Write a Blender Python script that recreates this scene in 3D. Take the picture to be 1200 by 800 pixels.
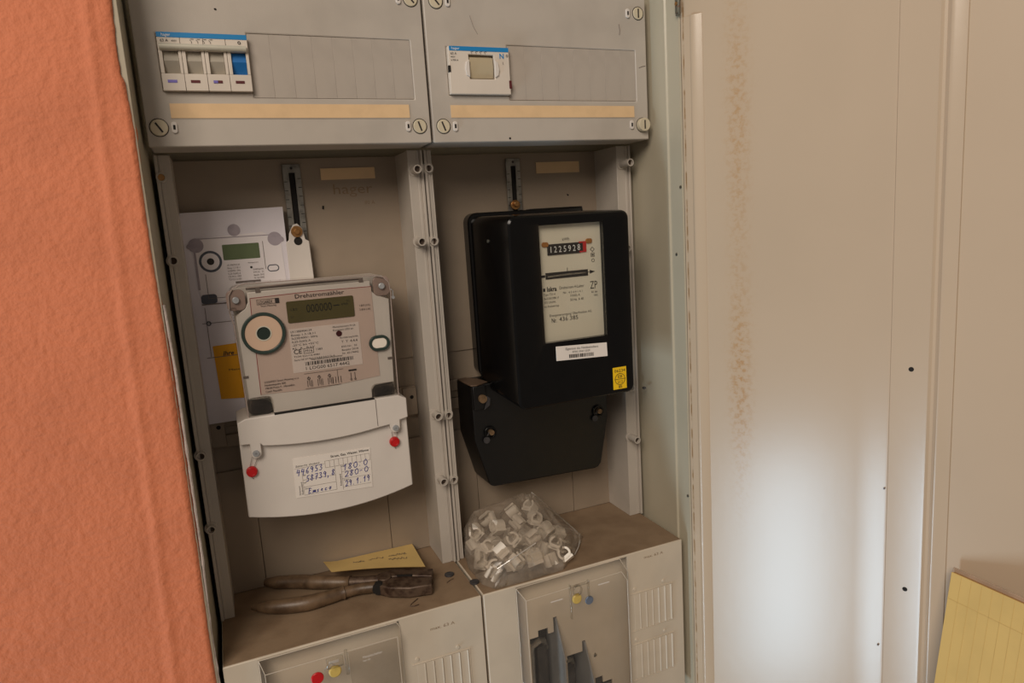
import bpy, bmesh, math, random
from mathutils import Vector, Matrix, noise

for o in list(bpy.data.objects):
    bpy.data.objects.remove(o)
SC = bpy.context.scene
COL = SC.collection
random.seed(7)

# ------------------------------------------------------------------ camera
# world axes: X along the cabinet, Y into the wall, Z up; all lengths below are written in millimetres
cam_data = bpy.data.cameras.new('camera')
cam_data.sensor_width = 36.0
cam_data.sensor_fit = 'HORIZONTAL'
cam_data.lens = 809.03 / 1200 * 36.0
cam_data.clip_start = 0.01
cam = bpy.data.objects.new('camera', cam_data)
COL.objects.link(cam)
def _rot(a):
    v = Vector(a)
    return Matrix.Rotation(v.length, 3, v.normalized())
RC = _rot((.1517, -.3960, -.0973)) @ Matrix(((1, 0, 0), (0, 0, -1), (0, 1, 0)))
m3 = Matrix((RC[0], -RC[1], -RC[2])).transposed()
cam.matrix_world = Matrix.Translation((.0424, -.6271, .3736)) @ m3.to_4x4()
SC.camera = cam

# ------------------------------------------------------------------ world, lights, exposure
world = bpy.data.worlds.new('world')
SC.world = world
world.use_nodes = True
bg = world.node_tree.nodes['Background']
bg.inputs['Color'].default_value = (1.0, .86, .74, 1)
bg.inputs['Strength'].default_value = .11

def area_light(name, loc, target, sx, sy, power, color):
    d = bpy.data.lights.new(name, 'AREA')
    d.shape = 'RECTANGLE'; d.size = sx; d.size_y = sy
    d.energy = power; d.color = color
    o = bpy.data.objects.new(name, d)
    o.location = loc
    o.rotation_euler = (Vector(target) - Vector(loc)).to_track_quat('-Z', 'Y').to_euler()
    COL.objects.link(o)
    return o
# the daylight window low on the left, behind the photographer's left shoulder
area_light('window_light', (-2.1, -.50, -1.35), (.45, -.06, .1), .34, 1.1, 18, (.62, .83, 1.0))
# the main room window further back on the same side
area_light('room_window_light', (-1.15, -1.9, 1.75), (.3, 0, .25), 1.3, 1.3, 34, (1.0, .88, .755))

SC.view_settings.view_transform = 'Standard'
SC.view_settings.look = 'None'
SC.view_settings.gamma = 1
SC.view_settings.use_curve_mapping = False
SC.view_settings.exposure = 0.6

# ------------------------------------------------------------------ materials
def lin(c):
    out = []
    for x in c:
        x /= 255
        out.append(x / 12.92 if x <= .04045 else ((x + .055) / 1.055) ** 2.4)
    return out

def mat(name, col, rough=.5, metal=0.0, var=.08, scale=30, bump=0.0, bscale=400, spec=.5, col2=None, fac=(.45, .7)):
    """procedural material: base colour mottled by noise, optional second colour (dust, rust), fine bump"""
    m = bpy.data.materials.new(name); m.use_nodes = True
    nt = m.node_tree; N = nt.nodes; L = nt.links
    b = N['Principled BSDF']
    b.inputs['Roughness'].default_value = rough
    b.inputs['Metallic'].default_value = metal
    b.inputs['Specular IOR Level'].default_value = spec
    tc = N.new('ShaderNodeTexCoord')
    nz = N.new('ShaderNodeTexNoise'); nz.inputs['Scale'].default_value = scale; nz.inputs['Detail'].default_value = 4
    L.new(tc.outputs['Object'], nz.inputs['Vector'])
    rp = N.new('ShaderNodeValToRGB')
    c = lin(col)
    c2 = lin(col2) if col2 else [x * (1 - 2 * var) for x in c]
    rp.color_ramp.elements[0].color = (*c, 1); rp.color_ramp.elements[1].color = (*c2, 1)
    rp.color_ramp.elements[0].position, rp.color_ramp.elements[1].position = fac
    L.new(nz.outputs['Fac'], rp.inputs['Fac'])
    L.new(rp.outputs['Color'], b.inputs['Base Color'])
    if bump:
        n2 = N.new('ShaderNodeTexNoise'); n2.inputs['Scale'].default_value = bscale; n2.inputs['Detail'].default_value = 3
        L.new(tc.outputs['Object'], n2.inputs['Vector'])
        bp = N.new('ShaderNodeBump'); bp.inputs['Strength'].default_value = bump; bp.inputs['Distance'].default_value = .002
        L.new(n2.outputs['Fac'], bp.inputs['Height'])
        L.new(bp.outputs['Normal'], b.inputs['Normal'])
    return m

def clear_mat(name, tint=(.93, .92, .90), gloss=.08, rough=.12, haze=0.0, hazecol=(.8, .75, .68)):
    """thin clear plastic: transparent film with a fresnel sheen and an optional milky haze"""
    m = bpy.data.materials.new(name); m.use_nodes = True
    nt = m.node_tree; N = nt.nodes; L = nt.links
    N.remove(N['Principled BSDF'])
    out = N['Material Output']
    tr = N.new('ShaderNodeBsdfTransparent'); tr.inputs['Color'].default_value = (*tint, 1)
    gl = N.new('ShaderNodeBsdfGlossy'); gl.inputs['Roughness'].default_value = rough
    fr = N.new('ShaderNodeLayerWeight'); fr.inputs['Blend'].default_value = .25
    mx = N.new('ShaderNodeMixShader')
    mul = N.new('ShaderNodeMath'); mul.operation = 'MULTIPLY_ADD'; mul.inputs[1].default_value = .5; mul.inputs[2].default_value = gloss * .4
    L.new(fr.outputs['Fresnel'], mul.inputs[0]); L.new(mul.outputs[0], mx.inputs['Fac'])
    if haze:
        df = N.new('ShaderNodeBsdfDiffuse'); df.inputs['Color'].default_value = (*hazecol, 1)
        tc = N.new('ShaderNodeTexCoord'); nz = N.new('ShaderNodeTexNoise'); nz.inputs['Scale'].default_value = 45
        L.new(tc.outputs['Object'], nz.inputs['Vector'])
        mr = N.new('ShaderNodeMath'); mr.operation = 'MULTIPLY'; mr.inputs[1].default_value = haze * 2
        L.new(nz.outputs['Fac'], mr.inputs[0])
        m0 = N.new('ShaderNodeMixShader')
        L.new(mr.outputs[0], m0.inputs['Fac']); L.new(tr.outputs[0], m0.inputs[1]); L.new(df.outputs[0], m0.inputs[2])
        L.new(m0.outputs[0], mx.inputs[1])
    else:
        L.new(tr.outputs[0], mx.inputs[1])
    L.new(gl.outputs[0], mx.inputs[2]); L.new(mx.outputs[0], out.inputs['Surface'])
    return m

PLASTIC = mat('grey_plastic', (186, 177, 166), .42, var=.05, scale=22, bump=.05, bscale=900)
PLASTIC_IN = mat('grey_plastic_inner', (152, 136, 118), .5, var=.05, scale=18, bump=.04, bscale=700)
STRIP = mat('blanking_plastic', (178, 168, 157), .45, var=.04, scale=40)
DUSTY = mat('dusty_plastic', (142, 119, 94), .75, var=.1, scale=26, bump=.12, bscale=300, col2=(118, 95, 72), fac=(.4, .75))
LOWER = mat('lower_plastic', (206, 194, 176), .48, var=.05, scale=20, bump=.05, bscale=800)
INNER = mat('inner_panel_plastic', (222, 208, 188), .5, var=.04, scale=20)
LABELP = mat('beige_label', (226, 192, 148), .6, var=.04, scale=60)
LOCK = mat('lock_plastic', (204, 192, 166), .4, var=.03)
DARK = mat('dark_gap', (22, 17, 13), .8, var=.1)
BORE = mat('post_bore_brown', (74, 58, 46), .7, var=.1)
WHITEP = mat('white_plastic', (216, 208, 200), .38, var=.02, scale=30)
WHITEB = mat('breaker_white', (216, 205, 192), .38, var=.03)
BLUE = mat('blue_band', (26, 128, 190), .4, var=.03)
BLUET = mat('blue_toggle', (24, 106, 176), .4, var=.04)
GREYT = mat('grey_toggle', (170, 162, 148), .35, var=.05)
BARM = mat('tie_bar', (206, 202, 186), .3, metal=.2, var=.05)
INDV = mat('violet_print', (120, 110, 190), .5)
INDR = mat('dark_red_print', (92, 26, 30), .5)
INK = mat('black_ink', (38, 32, 30), .6, var=.02)
INKG = mat('grey_ink', (110, 98, 92), .6, var=.02)
INKW = mat('white_ink', (235, 235, 235), .6, var=.02)
INKB = mat('blue_pen_ink', (62, 66, 150), .6, var=.05)
INKR = mat('red_line_ink', (150, 60, 60), .6, var=.05)
METAL = mat('painted_sheet_steel', (184, 175, 154), .3, var=.03, scale=12, bump=.03, bscale=120)
ZINC = mat('galvanised_steel', (150, 146, 138), .42, metal=.75, var=.2, scale=120)
BRASS = mat('brass_screw', (176, 130, 80), .35, metal=.8, var=.15, scale=200)
STEEL = mat('zinc_screw', (186, 188, 190), .3, metal=.45, var=.1, scale=300)
OLDSTEEL = mat('hinge_steel', (120, 118, 108), .45, metal=.7, var=.2, scale=200, col2=(140, 92, 66), fac=(.55, .75))
BLACK = mat('black_bakelite', (9, 8, 8), .2, var=.15, scale=50, spec=.32)
BLACKM = mat('black_moulded', (13, 12, 12), .34, var=.15, scale=60, bump=.06, bscale=500)
DIAL = mat('dial_white', (228, 220, 204), .55, var=.02)
STICK = mat('white_sticker', (230, 222, 214), .5, var=.02)
YELLOW = mat('yellow_sticker', (240, 196, 20), .5, var=.03)
REDW = mat('red_wheel', (196, 36, 36), .45, var=.04)
SEALR = mat('red_seal_plastic', (196, 22, 26), .35, var=.06, scale=150)
SEALY = mat('yellow_seal_plastic', (206, 178, 96), .45, var=.1, scale=150)
SEALB = mat('blue_grey_screw', (118, 130, 150), .4, metal=.4, var=.15, scale=300)
COPPER = mat('copper_clip', (190, 128, 66), .4, metal=.5, var=.1, scale=200)
FACE = mat('meter_face_beige', (204, 182, 170), .5, var=.02)
FACEL = mat('meter_label_pale', (222, 208, 200), .5, var=.02)
LCD = mat('lcd_glass', (88, 80, 44), .18, var=.06, scale=30)
LCDINK = mat('lcd_segment', (30, 28, 14), .3, var=.02)
PORTG = mat('port_green', (46, 60, 54), .35, var=.05)
PORTB = mat('port_copper', (204, 174, 150), .4, var=.03)
LED = mat('led_dark_red', (70, 16, 20), .2, var=.05)
BTN = mat('button_white', (236, 226, 212), .4, var=.02)
POCKET = mat('pocket_grey', (120, 108, 102), .4, var=.15, scale=90)
PAPER = mat('white_paper', (224, 218, 224), .7, var=.02, scale=40)
PRINTW = mat('print_pale', (234, 227, 228), .7, var=.02)
PRINTV = mat('print_violet_grey', (168, 158, 166), .7, var=.12, scale=80)
PRINTG = mat('print_green', (98, 112, 78), .7, var=.06, scale=60)
PRINTS = mat('print_slate', (84, 88, 98), .7, var=.1, scale=60)
PRINTY = mat('print_amber', (226, 160, 14), .65, var=.03)
NOTE = mat('yellow_note_paper', (222, 190, 122), .75, var=.04, scale=30)
PADY = mat('pad_yellow', (218, 186, 114), .7, var=.04, scale=24)
PADL = mat('pad_rule_line', (208, 176, 106), .75, var=.05)
PADC = mat('pad_card', (186, 164, 142), .8, var=.1, scale=60)
PADP = mat('pad_page_edge', (170, 130, 84), .8, var=.06, scale=200)
SLEEVE = mat('plier_sleeve', (112, 90, 68), .42, var=.25, scale=60, bump=.1, bscale=250, col2=(72, 54, 38), fac=(.4, .68))
IRON = mat('plier_iron', (96, 78, 64), .5, metal=.35, var=.25, scale=140, bump=.15, bscale=300, col2=(58, 40, 30), fac=(.42, .66))
DISC = mat('dull_lead', (74, 72, 74), .55, metal=.4, var=.2, scale=200)
CLIPW = mat('white_clip_plastic', (232, 224, 212), .42, var=.03, scale=60)
FIN = mat('barrier_grey', (150, 150, 150), .45, var=.08, scale=40)
SILVER = mat('tinned_contact', (190, 180, 164), .25, metal=.8, var=.2, scale=120)
FUSED = mat('fuse_dark', (50, 44, 38), .5, var=.3, scale=90)
PLASTER = mat('grey_plaster', (190, 178, 170), .9, var=.12, scale=120, bump=.3, bscale=600)
ORANGE = mat('orange_plaster', (216, 127, 89), .8, var=.05, scale=16, bump=.6, bscale=200)
CLEAR = clear_mat('clear_cover_plastic', (.93, .92, .90), .06, .1)
CLEARG = clear_mat('clear_hood_plastic', (.93, .91, .88), .08, .16, haze=.05, hazecol=(.66, .6, .54))
GLASS = clear_mat('meter_glass', (.98, .98, .96), .05, .05)
BAGM = clear_mat('bag_film', (.93, .90, .86), .14, .25, haze=.23, hazecol=(.62, .52, .42))

# door enamel: cream paint with a vertical band of rust-coloured spots and a faint yellowing
def door_mat():
    m = mat('cream_enamel', (194, 174, 150), .23, var=.02, scale=6, bump=.02, bscale=90)
    nt = m.node_tree; N = nt.nodes; L = nt.links
    b = N['Principled BSDF']
    base = b.inputs['Base Color'].links[0].from_socket
    uv = N.new('ShaderNodeAttribute'); uv.attribute_name = 'sheet_uv'
    sep = N.new('ShaderNodeSeparateXYZ'); L.new(uv.outputs['Vector'], sep.inputs[0])
    def gauss(sock, c, w):
        a = N.new('ShaderNodeMath'); a.operation = 'SUBTRACT'; a.inputs[1].default_value = c; L.new(sock, a.inputs[0])
        d = N.new('ShaderNodeMath'); d.operation = 'DIVIDE'; d.inputs[1].default_value = w; L.new(a.outputs[0], d.inputs[0])
        p = N.new('ShaderNodeMath'); p.operation = 'MULTIPLY'; L.new(d.outputs[0], p.inputs[0]); L.new(d.outputs[0], p.inputs[1])
        n = N.new('ShaderNodeMath'); n.operation = 'MULTIPLY'; n.inputs[1].default_value = -1; L.new(p.outputs[0], n.inputs[0])
        e = N.new('ShaderNodeMath'); e.operation = 'EXPONENT'; L.new(n.outputs[0], e.inputs[0])
        return e.outputs[0]
    def mul(a, c):
        n = N.new('ShaderNodeMath'); n.operation = 'MULTIPLY'; L.new(a, n.inputs[0])
        if isinstance(c, float): n.inputs[1].default_value = c
        else: L.new(c, n.inputs[1])
        return n.outputs[0]
    gx = gauss(sep.outputs[0], .057, .011)
    g1 = gauss(sep.outputs[1], .19, .10); g2 = mul(gauss(sep.outputs[1], .46, .12), .7)
    ad = N.new('ShaderNodeMath'); ad.operation = 'ADD'; L.new(g1, ad.inputs[0]); L.new(g2, ad.inputs[1])
    band = mul(gx, ad.outputs[0])
    nz = N.new('ShaderNodeTexNoise'); nz.inputs['Scale'].default_value = 170; nz.inputs['Detail'].default_value = 5; nz.inputs['Roughness'].default_value = .7
    L.new(uv.outputs['Vector'], nz.inputs['Vector'])
    sm = N.new('ShaderNodeMapRange'); sm.inputs[1].default_value = .47; sm.inputs[2].default_value = .6
    L.new(nz.outputs['Fac'], sm.inputs[0])
    sp = mul(band, sm.outputs[0])
    f1 = mul(sp, .75); f2 = mul(band, .2)
    af = N.new('ShaderNodeMath'); af.operation = 'ADD'; af.use_clamp = True; L.new(f1, af.inputs[0]); L.new(f2, af.inputs[1])
    # rust along the hinge edge of the sheet
    ge = gauss(sep.outputs[0], .0002, .0011)
    nz2 = N.new('ShaderNodeTexNoise'); nz2.inputs['Scale'].default_value = 60; nz2.inputs['Detail'].default_value = 6
    L.new(uv.outputs['Vector'], nz2.inputs['Vector'])
    s2 = N.new('ShaderNodeMapRange'); s2.inputs[1].default_value = .42; s2.inputs[2].default_value = .56
    L.new(nz2.outputs['Fac'], s2.inputs[0])
    fe = mul(ge, s2.outputs[0])
    m1 = N.new('ShaderNodeMix'); m1.data_type = 'RGBA'
    L.new(af.outputs[0], m1.inputs['Factor']); L.new(base, m1.inputs['A']); m1.inputs['B'].default_value = (*lin((178, 138, 90)), 1)
    m2 = N.new('ShaderNodeMix'); m2.data_type = 'RGBA'
    L.new(fe, m2.inputs['Factor']); L.new(m1.outputs['Result'], m2.inputs['A']); m2.inputs['B'].default_value = (*lin((142, 108, 70)), 1)
    L.new(m2.outputs['Result'], b.inputs['Base Color'])
    return m
DOORM = door_mat()

# ------------------------------------------------------------------ mesh helpers (millimetres)
class MB:
    def __init__(s): s.v = []; s.f = []
    def add(s, vs, fs):
        o = len(s.v); s.v += [tuple(v) for v in vs]; s.f += [tuple(i + o for i in f) for f in fs]; return s
    def box(s, x0, x1, y0, y1, z0, z1):
        v = [(x, y, z) for x in (x0, x1) for y in (y0, y1) for z in (z0, z1)]
        return s.add(v, [(0, 1, 3, 2), (4, 6, 7, 5), (0, 4, 5, 1), (2, 3, 7, 6), (0, 2, 6, 4), (1, 5, 7, 3)])
    def prism(s, poly, y0, y1, back=None):
        """polygon in (x, z) from y0 (front) to y1; back = polygon at y1 when tapered"""
        n = len(poly); bk = back or poly
        v = [(x, y0, z) for x, z in poly] + [(x, y1, z) for x, z in bk]
        f = [tuple(range(n)), tuple(range(2 * n - 1, n - 1, -1))]
        f += [(i, i + n, (i + 1) % n + n, (i + 1) % n) for i in range(n)]
        return s.add(v, f)
    def prism_z(s, poly, z0, z1):
        n = len(poly)
        v = [(x, y, z0) for x, y in poly] + [(x, y, z1) for x, y in poly]
        f = [tuple(range(n - 1, -1, -1)), tuple(range(n, 2 * n))]
        f += [(i, (i + 1) % n, (i + 1) % n + n, i + n) for i in range(n)]
        return s.add(v, f)
    def loft(s, rings, cap=True):
        n = len(rings[0]); v = [p for r in rings for p in r]; f = []
        for k in range(len(rings) - 1):
            for i in range(n):
                j = (i + 1) % n
                f.append((k * n + i, k * n + j, (k + 1) * n + j, (k + 1) * n + i))
        if cap:
            f.append(tuple(range(n - 1, -1, -1))); f.append(tuple((len(rings) - 1) * n + i for i in range(n)))
        return s.add(v, f)
    def tube(s, pts, r, n=10, flat=1.0, cap=True):
        pts = [Vector(p) for p in pts]
        if not isinstance(r, (list, tuple)): r = [r] * len(pts)
        rings = []
        for i, p in enumerate(pts):
            t = (pts[min(i + 1, len(pts) - 1)] - pts[max(i - 1, 0)]).normalized()
            up = Vector((0, 0, 1)) if abs(t.z) < .9 else Vector((0, 1, 0))
            a = t.cross(up).normalized(); b = a.cross(t).normalized()
            rings.append([tuple(p + a * math.cos(2 * math.pi * k / n) * r[i] + b * math.sin(2 * math.pi * k / n) * r[i] * flat) for k in range(n)])
        return s.loft(rings, cap)
    def disc(s, x, z, y0, y1, r, n=24, r2=None):
        """short cylinder with its axis along Y, front at y0 with radius r, back radius r2"""
        r2 = r2 or r
        c = lambda rr: [(x + rr * math.cos(2 * math.pi * k / n), z + rr * math.sin(2 * math.pi * k / n)) for k in range(n)]
        return s.prism(c(r), y0, y1, c(r2))
    def ring(s, x, z, y0, y1, ro, ri, n=24, sx=0.0):
        """annulus (tube) with its axis along Y; sx stretches it into an oblong"""
        v = []
        for rr, y in ((ro, y0), (ri, y0), (ri, y1), (ro, y1)):
            for k in range(n):
                a = 2 * math.pi * (k + .5) / n
                dx = sx if math.cos(a) > 0 else -sx
                v.append((x + rr * math.cos(a) + dx, y, z + rr * math.sin(a)))
        f = []
        for q in range(4):
            for k in range(n):
                f.append((q * n + k, q * n + (k + 1) % n, ((q + 1) % 4) * n + (k + 1) % n, ((q + 1) % 4) * n + k))
        return s.add(v, f)
    def plate(s, xs, zs, y0, y1, holes):
        """flat plate on a grid of x and z breaks with the listed cells (i, j) left open"""
        nx, nz = len(xs) - 1, len(zs) - 1
        solid = lambda i, j: 0 <= i < nx and 0 <= j < nz and (i, j) not in holes
        idx = {}; v = []; f = []
        def V(i, j, b):
            if (i, j, b) not in idx:
                idx[(i, j, b)] = len(v); v.append((xs[i], (y0, y1)[b], zs[j]))
            return idx[(i, j, b)]
        for i in range(nx):
            for j in range(nz):
                if not solid(i, j): continue
                f.append((V(i, j, 0), V(i + 1, j, 0), V(i + 1, j + 1, 0), V(i, j + 1, 0)))
                f.append((V(i, j, 1), V(i, j + 1, 1), V(i + 1, j + 1, 1), V(i + 1, j, 1)))
                if not solid(i - 1, j): f.append((V(i, j, 0), V(i, j + 1, 0), V(i, j + 1, 1), V(i, j, 1)))
                if not solid(i + 1, j): f.append((V(i + 1, j, 0), V(i + 1, j, 1), V(i + 1, j + 1, 1), V(i + 1, j + 1, 0)))
                if not solid(i, j - 1): f.append((V(i, j, 0), V(i, j, 1), V(i + 1, j, 1), V(i + 1, j, 0)))
                if not solid(i, j + 1): f.append((V(i, j + 1, 0), V(i + 1, j + 1, 0), V(i + 1, j + 1, 1), V(i, j + 1, 1)))
        return s.add(v, f)
    def stroke(s, pts, y, w=.5):
        """flat pen line of width w through (x, z) points, facing the room"""
        for (x0, z0), (x1, z1) in zip(pts, pts[1:]):
            d = Vector((x1 - x0, z1 - z0))
            if d.length < 1e-6: continue
            d.normalize(); nx, nz = -d.y * w / 2, d.x * w / 2
            ex, ez = d.x * w * .3, d.y * w * .3
            s.add([(x0 - nx - ex, y, z0 - nz - ez), (x1 - nx + ex, y, z1 - nz + ez), (x1 + nx + ex, y, z1 + nz + ez), (x0 + nx - ex, y, z0 + nz - ez)], [(0, 1, 2, 3)])
        return s
    def rect(s, x0, x1, z0, z1, y):
        return s.add([(x0, y, z0), (x1, y, z0), (x1, y, z1), (x0, y, z1)], [(0, 1, 2, 3)])
    def text(s, body, x, z, y, cap, x1=None, shear=0, bold=0, align='L', rot=0):
        """printed lettering: left end x, baseline z, capital height cap; x1 fits the line to a width"""
        vs, fs = glyphs(body, shear, bold)
        if not vs: return s
        k = cap / .69
        w = max(v[0] for v in vs); kx = k
        if x1 is not None: kx = (x1 - x) / w
        ox = x - (w * kx / 2 if align == 'C' else w * kx if align == 'R' else 0)
        c, sn = math.cos(rot), math.sin(rot)
        out = []
        for a, b in vs:
            px, pz = a * kx, b * k
            out.append((ox + px * c - pz * sn, y, z + px * sn + pz * c))
        return s.add(out, fs)
    def xf(s, M):
        s.v = [tuple(M @ Vector(v)) for v in s.v]; return s

_gl = {}
def glyphs(body, shear, bold):
    key = (body, shear, bold)
    if key not in _gl:
        cu = bpy.data.curves.new('lettering_curve', 'FONT')
        cu.body = body; cu.size = 1; cu.shear = shear; cu.offset = bold; cu.resolution_u = 2
        ob = bpy.data.objects.new('lettering_curve', cu); COL.objects.link(ob)
        dg = bpy.context.evaluated_depsgraph_get()
        me = bpy.data.meshes.new_from_object(ob.evaluated_get(dg))
        _gl[key] = ([(v.co.x, v.co.y) for v in me.vertices], [tuple(p.vertices) for p in me.polygons])
        bpy.data.objects.remove(ob); bpy.data.curves.remove(cu); bpy.data.meshes.remove(me)
    return _gl[key]

def wpos(o):
    p = Vector((0, 0, 0))
    while o is not None:
        p += o.location; o = o.parent
    return p

def build(mb, name, material, parent=None, bev=0, smooth=40, origin=None, segs=2):
    """one mesh object out of the builder; children keep the origin of their thing"""
    org = wpos(parent) if parent is not None else Vector(origin or (0, 0, 0)) * .001
    me = bpy.data.meshes.new(name)
    me.from_pydata([Vector(v) * .001 - org for v in mb.v], [], mb.f)
    bm = bmesh.new(); bm.from_mesh(me)
    bmesh.ops.recalc_face_normals(bm, faces=bm.faces[:]) if smooth else None
    bm.to_mesh(me); bm.free()
    me.materials.append(material)
    o = bpy.data.objects.new(name, me); COL.objects.link(o)
    if parent is not None: o.parent = parent
    else: o.location = org
    if smooth:
        me.shade_smooth()
        me.set_sharp_from_angle(angle=math.radians(smooth))
    if bev:
        b = o.modifiers.new('bevel', 'BEVEL'); b.width = bev * .001; b.segments = segs; b.limit_method = 'ANGLE'
        b.angle_limit = math.radians(35); b.harden_normals = False
    return o

def thing(name, label, cat, base, group=None):
    o = bpy.data.objects.new(name, None); o.empty_display_size = .02
    o.location = Vector(base) * .001
    COL.objects.link(o); tag(o, label, cat, group); return o

def tag(o, label, cat, group=None):
    o['label'] = label; o['category'] = cat
    if group: o['group'] = group
    return o

def dup_part(o, parent, off):
    """another piece alike: shares the mesh, moved by off millimetres"""
    c = o.copy(); COL.objects.link(c); c.parent = parent
    c.location = o.location + Vector(off) * .001
    return c

def rounded(x0, x1, z0, z1, r, n=5):
    p = []
    for cx, cz, a0 in ((x1 - r, z1 - r, 0), (x0 + r, z1 - r, 90), (x0 + r, z0 + r, 180), (x1 - r, z0 + r, 270)):
        for k in range(n + 1):
            a = math.radians(a0 + 90 * k / n); p.append((cx + r * math.cos(a), cz + r * math.sin(a)))
    return p

def screw(x, z, y, r, parent, material=STEEL, name='screw', cross=True, depth=1.6):
    b = MB().disc(x, z, y, y + depth, r * .85, 16, r)
    s = build(b, name, material, parent)
    return s

# ================================================================== THE SETTING
def lerp_tab(tab, t):
    for (a, va), (b, vb) in zip(tab, tab[1:]):
        if a <= t <= b: return va + (vb - va) * (t - a) / (b - a)
    return tab[0][1] if t < tab[0][0] else tab[-1][1]
EDGE = [(-600, -4.5), (-8, -4.2), (42, -4.7), (113, -2.7), (212, -2.4), (270, -2.0), (320, -3.2), (377, -4.9), (466, -3.0), (491, -5.0), (500, -5.4), (506, -7.8), (522, -8.0), (558, -6.3), (620, -6), (900, -6)]
RIDGE = [(-600, -50), (4, -36.9), (159, -32.6), (302, -31), (434, -27.4), (557, -23.8), (900, -14)]
def build_wall():
    xs = [-900, -600, -400, -260, -200] + [-165 + 2.6 * i for i in range(62)]
    zs = [-700, -400, -200, -100] + [-60 + 2.9 * i for i in range(240)] + [720, 900, 1200]
    mb = MB(); W = len(xs) + 1
    fbm = lambda p: noise.noise(p) + .5 * noise.noise(p * 2.1)
    for z in zs:
        e = lerp_tab(EDGE, z) + .7 * noise.noise(Vector((0, 3, z * .12))) + .35 * noise.noise(Vector((0, 9, z * .45)))
        r = lerp_tab(RIDGE, z)
        for x in xs:
            xx = min(x, e - .5)
            h = .38 * fbm(Vector((xx * .16, z * .13, 0))) + .25 * abs(noise.noise(Vector((xx * .33, z * .3, 7)))) + 1.2 * math.exp(-((xx - r) / 3.2) ** 2) - .25 * math.exp(-((xx - r + 7) / 4) ** 2)
            fall = max(0, (xx - (e - 3)) / 3)
            mb.v.append((xx, -8 - h + 2.2 * fall ** 2, z))
        mb.v.append((e, -2.5, z))
    for j in range(len(zs) - 1):
        for i in range(W - 1):
            a = j * W + i
            mb.f.append((a, a + 1, a + W + 1, a + W))
    # the reveal going back beside the cabinet, and the back of the masonry
    n = len(mb.v)
    for z in zs: mb.v.append((lerp_tab(EDGE, z) - 1.5, 0, z)); mb.v.append((-5.8, 160, z))
    for j in range(len(zs) - 1):
        a = j * W + W - 1; b = n + 2 * j
        mb.f.append((a, b, b + 2, a + W)); mb.f.append((b, b + 1, b + 3, b + 2))
    mb.box(-900, -6, 158, 220, -700, 1200)
    w = build(mb, 'wall_left', ORANGE, smooth=0)
    w.data.shade_smooth(); w['kind'] = 'structure'
    tagless = w
    tagless['label'] = 'orange roughcast plaster wall left of the recessed meter cabinet'
    pb = MB(); pts = []
    for k in range(60):
        z = -20 + k * 5.9
        pts.append((lerp_tab(EDGE, z) + .9 + .3 * noise.noise(Vector((z * .2, 0, 0))), -3.2, z))
    pb.tube(pts, [max(.25, 1.15 + .7 * noise.noise(Vector((p[2] * .09, 5, 0)))) for p in pts], 7)
    build(pb, 'plaster_edge', PLASTER, w)
build_wall()
back = build(MB().box(500, 3000, 165, 225, -700, 1200), 'wall_back', PLASTER); back['kind'] = 'structure'

# ================================================================== CABINET HOUSING AND DOOR
cab = thing('meter_cabinet', 'recessed sheet steel meter cabinet with its cream door swung open to the right', 'cabinet', (250, 70, -420))
build(MB().box(-9.4, -3.6, -5, 148, -420, 760), 'side_panel', METAL, cab, bev=.5)
sp = MB()
prof = [(507, 148), (507, 21.2), (506.2, 19.8), (506.4, 18.4), (508.2, 17.2), (508.6, -3), (507.6, -4.4), (509.4, -5), (510.4, -3), (510.4, 148)]
sp.prism_z(prof, -420, 760)
build(sp, 'side_panel', METAL, cab, smooth=25)
build(MB().box(-5, 510, 148, 151, -420, 760), 'back_panel', METAL, cab)
build(MB().box(-5, 510, -4, 150, 757, 760), 'top_panel', METAL, cab)
build(MB().box(-5, 510, -4, 150, -420, -417), 'bottom_panel', METAL, cab)
for (y, z) in ((-1, 402), (-1, 52), (9, 330)):
    build(MB().tube([(508.3, y, z), (507.6, y, z)], 1.6, 10), 'paint_chip', OLDSTEEL, cab)
hg = build(MB().box(505.2, 507.4, -9, -3, 574, 606).box(504.4, 505.2, -8.4, -3.4, 576, 592), 'hinge', OLDSTEEL, cab, bev=.6)
build(MB().tube([(504.6, -6, 585), (503.6, -6, 585)], 1.9, 12), 'hinge_rivet', BRASS, hg)

DB = math.radians(63)
DE = Vector((math.cos(DB), -math.sin(DB), 0)); DN = Vector((-math.sin(DB), -math.cos(DB), 0)); DH = Vector((510, -8, 0))
def sheet(profile, z0, z1, name, parent, material=DOORM, cut=None, thick=1.2):
    """folded sheet: (s, n) profile along the door, extruded upright; sheet_uv keeps s and z in metres"""
    zs = [z0, z1] if cut is None else cut
    mb = MB(); n = len(profile); uvs = []
    for side in (0, 1):
        for z in zs:
            for s, o in profile:
                mb.v.append(tuple(DH + DE * s + DN * (o - side * thick) + Vector((0, 0, z)))); uvs.append((s * .001, z * .001, 0))
    m = len(zs) * n
    for side in (0, 1):
        for j in range(len(zs) - 1):
            for i in range(n - 1):
                a = side * m + j * n + i
                mb.f.append((a, a + 1, a + n + 1, a + n) if side == 0 else (a, a + n, a + n + 1, a + 1))
    for i in range(n - 1):
        mb.f.append((i, m + i, m + i + 1, i + 1)); t = (len(zs) - 1) * n + i
        mb.f.append((t, t + 1, m + t + 1, m + t))
    for j in range(len(zs) - 1):
        a = j * n; mb.f.append((a, a + n, m + a + n, m + a)); b = a + n - 1
        mb.f.append((b, m + b, m + b + n, b + n))
    o = build(mb, name, material, parent, smooth=28)
    at = o.data.attributes.new('sheet_uv', 'FLOAT_VECTOR', 'POINT')
    for k, u in enumerate(uvs): at.data[k].vector = u
    return o
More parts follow.
